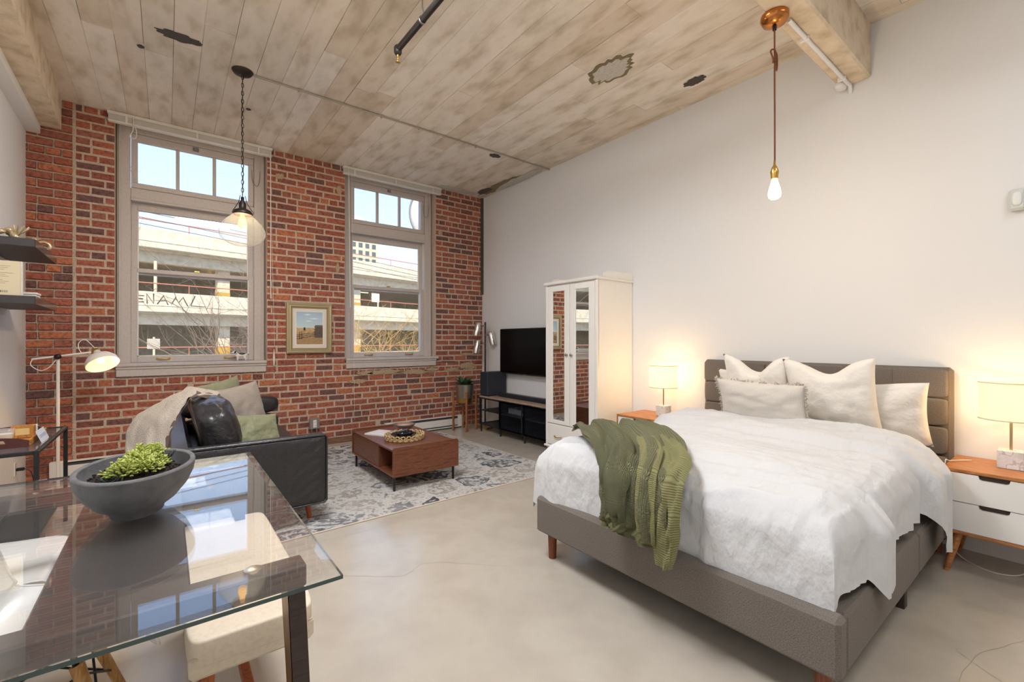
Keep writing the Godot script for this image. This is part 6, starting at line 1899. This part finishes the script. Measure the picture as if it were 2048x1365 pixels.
		hp.prism(PackedVector2Array([Vector2(-0.036, 0.044), Vector2(0.036, 0.044), Vector2(0.036, 0.0585), Vector2(0.0, 0.062), Vector2(-0.036, 0.0585)]), -0.005, 0.005, Transform3D(Basis(), Vector3(0, 0, sd * 0.24)))
		put("handle", hp, dm, tr)
	var cd := thing("candle", "white candle in a clear tumbler on the amber tray", "candle", Vector3(-0.745, 0.681, -3.86))
	put("tumbler", lathe([[Vector2(0, 0), Vector2(0.034, 0.0)], [Vector2(0.034, 0.0), Vector2(0.044, 0.085)], [Vector2(0.044, 0.085), Vector2(0.041, 0.085)], [Vector2(0.041, 0.085), Vector2(0.032, 0.006), Vector2(0, 0.006)]], Vector3.ZERO, 28), mat(Color(1, 1, 1), 0.02, {"alpha": 0.15}), cd)
	put("wax", lathe([[Vector2(0, 0.007), Vector2(0.031, 0.007)], [Vector2(0.031, 0.007), Vector2(0.037, 0.058)], [Vector2(0.037, 0.058), Vector2(0, 0.058)]], Vector3.ZERO, 28), mat(rgb(244, 236, 214), 0.5), cd)
	var bx := thing("match_box", "small amber carton standing behind the candle on the tray", "box", Vector3(-0.70, 0.681, -4.05))
	put("carton", sbox(Vector3(-0.05, 0.0, -0.03), Vector3(0.05, 0.075, 0.03), 0.002), am, bx)
	put("label", sbox(Vector3(-0.03, 0.02, 0.03), Vector3(0.03, 0.06, 0.0315)), mat(rgb(226, 200, 140), 0.6), bx)
	put("bead_string", beads(), ivory, bx)
	var cc := thing("postcard", "pale blue-grey card leaning on the right side of the tray", "card", Vector3(-0.612, 0.672, -3.93), 0.0)
	put("card", cbox(Vector3(0.012, 0.034, 0), Vector3(0.003, 0.075, 0.20), 0.0, Basis(Vector3(0, 0, 1), 0.35)), mat(rgb(214, 220, 232), 0.5), cc)
	put("band", cbox(Vector3(0.0145, 0.034, 0), Vector3(0.001, 0.02, 0.16), 0.0, Basis(Vector3(0, 0, 1), 0.35)), mat(rgb(176, 186, 206), 0.5), cc)


func beads() -> MB:
	var mb := MB.new()
	for k in 9: mb.soft(Vector3(0.056, 0.008 + k * 0.008, 0.0), Vector3.ONE * 0.011, 1.0, Basis(), 8, 6)
	return mb


func book_texture() -> ImageTexture:
	var im := Image.create(128, 160, false, Image.FORMAT_RGBA8)
	im.fill(Color(0.87, 0.81, 0.68))
	var r2 := RandomNumberGenerator.new()
	r2.seed = 2
	for k in 11:
		if k == 3 or k == 7: continue
		im.fill_rect(Rect2i(14, 24 + k * 8, 60 + int(r2.randf() * 36), 2), Color(0.62, 0.55, 0.44))
	for k in 16: im.fill_rect(Rect2i(44 + k * 3, 138, 1 + int(r2.randf() * 2), 10), Color(0.25, 0.22, 0.2))
	return ImageTexture.create_from_image(im)


func painting_texture() -> ImageTexture:
	var w := 160
	var h := 200
	var im := Image.create(w, h, false, Image.FORMAT_RGBA8)
	for y in h:
		for x in w:
			var c: Color
			var n := fn1.get_noise_2d(x * 0.05, y * 0.12)
			if y < 98 + int(2 * sin(x * 0.05)):
				c = Color(0.66, 0.76, 0.86).lerp(Color(0.80, 0.88, 0.90), y / 98.0)
				var cl := exp(-pow((x - 66.0) / 16.0, 2) - pow((y - 16.0) / 4.0, 2)) + exp(-pow((x - 106.0) / 26.0, 2) - pow((y - 40.0) / 4.0, 2)) + exp(-pow((x - 72.0) / 16.0, 2) - pow((y - 56.0) / 3.5, 2))
				c = c.lerp(Color(0.95, 0.96, 0.97), clampf(cl, 0, 1))
			else:
				c = Color(0.80, 0.68, 0.50).lerp(Color(0.62, 0.50, 0.36), clampf((y - 98) / 100.0 + n * 0.9, 0, 1))
				if y > 155: c = Color(0.74, 0.61, 0.44).lerp(Color(0.50, 0.38, 0.28), clampf(fn1.get_noise_2d(x * 0.12, y * 0.2) + 0.25, 0, 1))
			im.set_pixel(x, y, c)
	var dark := Color(0.24, 0.20, 0.19)
	for y in range(80, 158):   # log hut at the right
		for x in range(110 + int(4 * sin(y * 0.4)), w):
			var k := fn1.get_noise_2d(x * 0.1, y * 0.35)
			im.set_pixel(x, y, Color(0.30, 0.26, 0.24).lerp(Color(0.52, 0.46, 0.38), clampf(k + 0.3 + (0.4 if y < 92 else 0.0), 0, 1)))
	for e in [[0, 142, 110, 126], [0, 152, 110, 136], [20, 160, 110, 145], [0, 165, 40, 158]]:   # rail fence
		for x in range(e[0], e[2]):
			var y: int = int(lerpf(e[1], e[3], float(x - e[0]) / (e[2] - e[0])))
			for k in 3: im.set_pixel(x, mini(y + k, h - 1), dark)
	for e in [[18, 122, 170], [30, 120, 168], [108, 116, 146]]:
		for y in range(e[1], e[2]):
			for k in 4: im.set_pixel(mini(e[0] + k, w - 1), y, dark)
	for y in range(92, 120):   # small dark figure in the field
		for x in range(42, 56):
			if pow((x - 48.0) / 6.0, 2) + pow((y - 106.0) / 13.0, 2) < 1.0 and not (y > 112 and x > 45 and x < 51): im.set_pixel(x, y, dark)
	return ImageTexture.create_from_image(im)


func wall_things():
	# painting
	var p := thing("framed_painting", "framed landscape painting with a pale mat and gold-grey frame on the brick wall", "painting", Vector3(1.37, 1.13, WA + 0.008))
	var hw := 0.258
	var hh := 0.608
	var fm := mat(rgb(188, 174, 136), 0.4, {"metal": 0.35, "tex": M.fine, "scale": Vector3(2, 2, 2)})
	var fi := mat(rgb(150, 122, 82), 0.4, {"metal": 0.4})
	var prof := [[0.0, 0.012], [0.004, 0.028], [0.020, 0.036], [0.032, 0.030], [0.044, 0.034], [0.056, 0.022]]
	for k in 4:   # mitred mouldings
		var mb := MB.new()
		var cs := [Vector2(-hw, 0), Vector2(hw, 0), Vector2(hw, hh), Vector2(-hw, hh)]
		var a: Vector2 = cs[k]
		var b: Vector2 = cs[(k + 1) % 4]
		var ce := Vector2(0, hh / 2)
		var at := func(q: Vector2, i: int):
			var s: float = prof[i][0]
			var o := Vector2(q.x - sign(q.x - ce.x) * s, q.y - sign(q.y - ce.y) * s)
			return Vector3(o.x, o.y, prof[i][1])
		for i in prof.size() - 1: mb.quad(at.call(a, i), at.call(b, i), at.call(b, i + 1), at.call(a, i + 1))
		mb.quad(Vector3(a.x, a.y, 0), Vector3(b.x, b.y, 0), at.call(b, 0), at.call(a, 0))
		put("frame", mb, fm, p)
	put("inner_lip", frame2(hw - 0.056, hh / 2 - 0.056, 0.008, 0.014, 0.024, hh / 2), fi, p)
	put("mat_board", frame2(hw - 0.062, hh / 2 - 0.062, 0.042, 0.008, 0.014, hh / 2), mat(rgb(226, 219, 210), 0.9), p)
	put("mat_bevel", frame2(hw - 0.102, hh / 2 - 0.102, 0.007, 0.006, 0.016, hh / 2), mat(rgb(246, 240, 226), 0.8), p)
	var ca := MB.new(true)
	var iw := hw - 0.108
	var ih := hh / 2 - 0.108
	ca.quad_uv(Vector3(-iw, hh / 2 - ih, 0.011), Vector3(iw, hh / 2 - ih, 0.011), Vector3(iw, hh / 2 + ih, 0.011), Vector3(-iw, hh / 2 + ih, 0.011), Vector2(0, 1), Vector2(1, 1), Vector2(1, 0), Vector2(0, 0))
	put("canvas", ca, mat(Color.WHITE, 0.7, {"tex": painting_texture()}), p)
	put("backing", sbox(Vector3(-hw + 0.01, 0.01, 0.0), Vector3(hw - 0.01, hh - 0.01, 0.006)), mat(rgb(120, 100, 80), 0.9), p)
	# baseboard heaters
	for n in 2:
		var x0: float = [-0.83, 2.30][n]
		var x1: float = [0.60, 3.50][n]
		var h := thing("baseboard_heater", ["white electric baseboard heater under the first window, behind the serving cart", "white electric baseboard heater under the second window, behind the coffee table"][n], "heater", Vector3(x0, 0.02, WA + 0.012), 0.0, "baseboard heaters")
		var w := x1 - x0
		put("front_panel", sbox(Vector3(0.0, 0.028, 0.055), Vector3(w, 0.122, 0.062), 0.003), M.white_trim, h)
		put("top_cover", sbox(Vector3(0.0, 0.150, 0.0), Vector3(w, 0.162, 0.052), 0.003), M.white_trim, h)
		put("bottom_lip", sbox(Vector3(0.0, -0.004, 0.0), Vector3(w, 0.010, 0.066), 0.003), M.white_trim, h)
		put("back_plate", sbox(Vector3(0.0, 0.01, 0.0), Vector3(w, 0.15, 0.006)), M.white_trim, h)
		put("fins", sbox(Vector3(0.02, 0.03, 0.012), Vector3(w - 0.02, 0.14, 0.05)), mat(rgb(72, 70, 70), 0.6), h)
		for ex in [0.0, w - 0.09]:
			put("end_box", sbox(Vector3(ex, -0.004, 0.004), Vector3(ex + 0.09, 0.164, 0.064), 0.004), M.white_trim, h)
		for ex in [0.0, w - 0.02]:
			put("wall_bracket", sbox(Vector3(ex, 0.02, -0.012), Vector3(ex + 0.02, 0.14, 0.002)), M.white_trim, h)
			put("floor_foot", sbox(Vector3(ex, -0.02, 0.01), Vector3(ex + 0.02, 0.0, 0.05)), M.white_trim, h)
	# outlet box
	var o := thing("outlet_box", "grey surface-mounted metal outlet box with conduits low on the brick wall", "outlet", Vector3(1.42, 0.0, WA + 0.004))
	put("box", sbox(Vector3(-0.056, 0.215, 0.0), Vector3(0.056, 0.345, 0.05), 0.006), mat(rgb(168, 164, 160), 0.4, {"metal": 0.6}), o)
	put("receptacle", sbox(Vector3(-0.020, 0.235, 0.05), Vector3(0.020, 0.325, 0.056), 0.004), M.plastic_white, o)
	for y in [0.258, 0.302]:
		for sx in [-0.007, 0.007]: put("slot", sbox(Vector3(sx - 0.0015, y - 0.006, 0.0555), Vector3(sx + 0.0015, y + 0.006, 0.0568)), M.black_metal, o)
	for cx in [-0.03, 0.025]: put("conduit", rod(Vector3(cx, 0.01, 0.02), Vector3(cx, 0.218, 0.02), 0.011, 10), M.steel, o)
	# dog figurine on the first sill
	var d := thing("dog_figurine", "small black and white toy dog standing on the first window's sill", "figurine", Vector3(0.66, 1.059, WA - 0.05), deg_to_rad(180))
	var dw := mat(rgb(236, 230, 224), 0.5)
	var db := mat(rgb(48, 42, 42), 0.5)
	put("body", dog_body(), dw, d)
	put("saddle", soft(Vector3(-0.012, 0.070, 0), Vector3(0.088, 0.036, 0.038), 0.8), db, d)
	put("ear", soft(Vector3(0.052, 0.098, 0.016), Vector3(0.018, 0.03, 0.009), 0.9, Basis(Vector3(0, 0, 1), 0.4)), db, d)
	put("ear", soft(Vector3(0.052, 0.098, -0.016), Vector3(0.018, 0.03, 0.009), 0.9, Basis(Vector3(0, 0, 1), 0.4)), db, d)
	put("collar", lathe([[Vector2(0.016, -0.003), Vector2(0.0175, 0), Vector2(0.016, 0.003)]], Vector3(0.038, 0.078, 0), 16, Vector2.ONE, Basis(Vector3(0, 0, 1), -0.7)), mat(rgb(150, 62, 52), 0.5), d)
	# sensor on the white wall and a plug on the left wall
	var th := thing("wall_sensor", "small pale wall sensor on the white wall right of the bed", "sensor", Vector3(WB, 2.03, -0.25))
	put("housing", sbox(Vector3(-0.045, 0.0, -0.035), Vector3(0.0, 0.125, 0.035), 0.012), mat(rgb(206, 212, 210), 0.4), th)
	put("lens", soft(Vector3(-0.045, 0.065, 0.0), Vector3(0.02, 0.08, 0.04), 0.7), mat(rgb(226, 230, 228), 0.3), th)
	var pg := thing("wall_plug", "black plug with its cable in the left wall outlet near the cart", "plug", Vector3(left_x(-5.35), 0.23, -5.35))
	put("plate", sbox(Vector3(0.0, -0.05, -0.035), Vector3(0.006, 0.06, 0.035), 0.002), M.plastic_white, pg)
	put("plug_body", sbox(Vector3(0.006, -0.012, -0.012), Vector3(0.055, 0.012, 0.012), 0.004), M.black_metal, pg)
	put("cable", tube(smooth_path([Vector3(0.055, 0, 0), Vector3(0.09, -0.03, 0.0), Vector3(0.11, -0.12, 0.01), Vector3(0.12, -0.21, 0.02)], 6), 0.003, 6), M.black_metal, pg)
	var sw := thing("hanging_tassel", "small white cord tassel hanging on the bricks beside the painting", "tassel", Vector3(0.985, 0.99, WA + 0.012))
	put("tassel", lathe([[Vector2(0, 0), Vector2(0.010, 0.004), Vector2(0.012, 0.10), Vector2(0.006, 0.15), Vector2(0.003, 0.2), Vector2(0, 0.2)]], Vector3.ZERO, 10), M.cord_white, sw)
	put("nail", rod(Vector3(0, 0.2, -0.012), Vector3(0, 0.2, 0.008), 0.003, 6), M.steel, sw)


func frame2(hw: float, hh: float, t: float, z0: float, z1: float, cy: float) -> MB:
	var mb := MB.new()
	mb.span(Vector3(-hw, cy - hh, z0), Vector3(hw, cy - hh + t, z1))
	mb.span(Vector3(-hw, cy + hh - t, z0), Vector3(hw, cy + hh, z1))
	mb.span(Vector3(-hw, cy - hh + t, z0), Vector3(-hw + t, cy + hh - t, z1))
	mb.span(Vector3(hw - t, cy - hh + t, z0), Vector3(hw, cy + hh - t, z1))
	return mb


func sdcap(p: Vector3, a: Vector3, b: Vector3, ra: float, rb: float) -> float:
	var t := clampf((p - a).dot(b - a) / (b - a).length_squared(), 0, 1)
	return (p - a.lerp(b, t)).length() - lerpf(ra, rb, t)


func dog_body() -> MB:
	# one continuous body: smooth union of tapered capsules meshed as surface nets; nose towards +x
	var bones := [
		[Vector3(-0.045, 0.064, 0), Vector3(0.03, 0.062, 0), 0.018, 0.021], [Vector3(0.028, 0.066, 0), Vector3(0.048, 0.092, 0), 0.016, 0.014],
		[Vector3(0.052, 0.098, 0), Vector3(0.066, 0.096, 0), 0.016, 0.012], [Vector3(0.066, 0.094, 0), Vector3(0.086, 0.090, 0), 0.009, 0.007],
		[Vector3(-0.058, 0.07, 0), Vector3(-0.085, 0.085, 0), 0.007, 0.003]]
	for s in [-1.0, 1.0]:
		bones.append([Vector3(0.028, 0.055, s * 0.012), Vector3(0.027, 0.025, s * 0.013), 0.010, 0.0065])
		bones.append([Vector3(0.027, 0.025, s * 0.013), Vector3(0.030, 0.005, s * 0.013), 0.0065, 0.006])
		bones.append([Vector3(-0.043, 0.058, s * 0.012), Vector3(-0.036, 0.036, s * 0.013), 0.013, 0.009])
		bones.append([Vector3(-0.036, 0.036, s * 0.013), Vector3(-0.052, 0.024, s * 0.013), 0.008, 0.006])
		bones.append([Vector3(-0.052, 0.024, s * 0.013), Vector3(-0.047, 0.005, s * 0.013), 0.006, 0.006])
	return nets(bones, Vector3(-0.1, -0.004, -0.04), Vector3(0.1, 0.124, 0.04), 0.004, 0.006)


func nets(bones: Array, lo: Vector3, hi: Vector3, cell: float, blend: float) -> MB:
	var n := Vector3i(((hi - lo) / cell).ceil())
	var val := PackedFloat32Array()
	val.resize((n.x + 1) * (n.y + 1) * (n.z + 1))
	var id := func(x, y, z): return (z * (n.y + 1) + y) * (n.x + 1) + x
	for z in n.z + 1:
		for y in n.y + 1:
			for x in n.x + 1:
				var p := lo + Vector3(x, y, z) * cell
				var s := 0.0
				for b in bones: s += exp(-sdcap(p, b[0], b[1], b[2], b[3]) / blend * 2.2)
				val[id.call(x, y, z)] = -log(maxf(s, 1e-12)) * blend / 2.2
	var vert := {}
	for z in n.z:
		for y in n.y:
			for x in n.x:
				var sum := Vector3.ZERO
				var k := 0
				for e in [[0, 1], [2, 3], [4, 5], [6, 7], [0, 2], [1, 3], [4, 6], [5, 7], [0, 4], [1, 5], [2, 6], [3, 7]]:
					var a := Vector3i(e[0] & 1, (e[0] >> 1) & 1, (e[0] >> 2) & 1)
					var b := Vector3i(e[1] & 1, (e[1] >> 1) & 1, (e[1] >> 2) & 1)
					var va: float = val[id.call(x + a.x, y + a.y, z + a.z)]
					var vb: float = val[id.call(x + b.x, y + b.y, z + b.z)]
					if (va < 0) != (vb < 0):
						sum += Vector3(a).lerp(Vector3(b), va / (va - vb))
						k += 1
				if k: vert[Vector3i(x, y, z)] = lo + (Vector3(x, y, z) + sum / k) * cell
	var mb := MB.new()
	for c in vert:
		for ax in 3:
			var d := Vector3i.ZERO
			d[ax] = 1
			var v0: float = val[id.call(c.x, c.y, c.z)]
			var c1: Vector3i = c + d
			var v1: float = val[id.call(c1.x, c1.y, c1.z)]
			if (v0 < 0) == (v1 < 0): continue
			var u := Vector3i.ZERO
			var w := Vector3i.ZERO
			u[(ax + 1) % 3] = 1
			w[(ax + 2) % 3] = 1
			var q := [c, c - u, c - u - w, c - w]
			if not (vert.has(q[1]) and vert.has(q[2]) and vert.has(q[3])): continue
			if v0 < 0: mb.quad(vert[q[0]], vert[q[1]], vert[q[2]], vert[q[3]], 1)
			else: mb.quad(vert[q[3]], vert[q[2]], vert[q[1]], vert[q[0]], 1)
	return mb
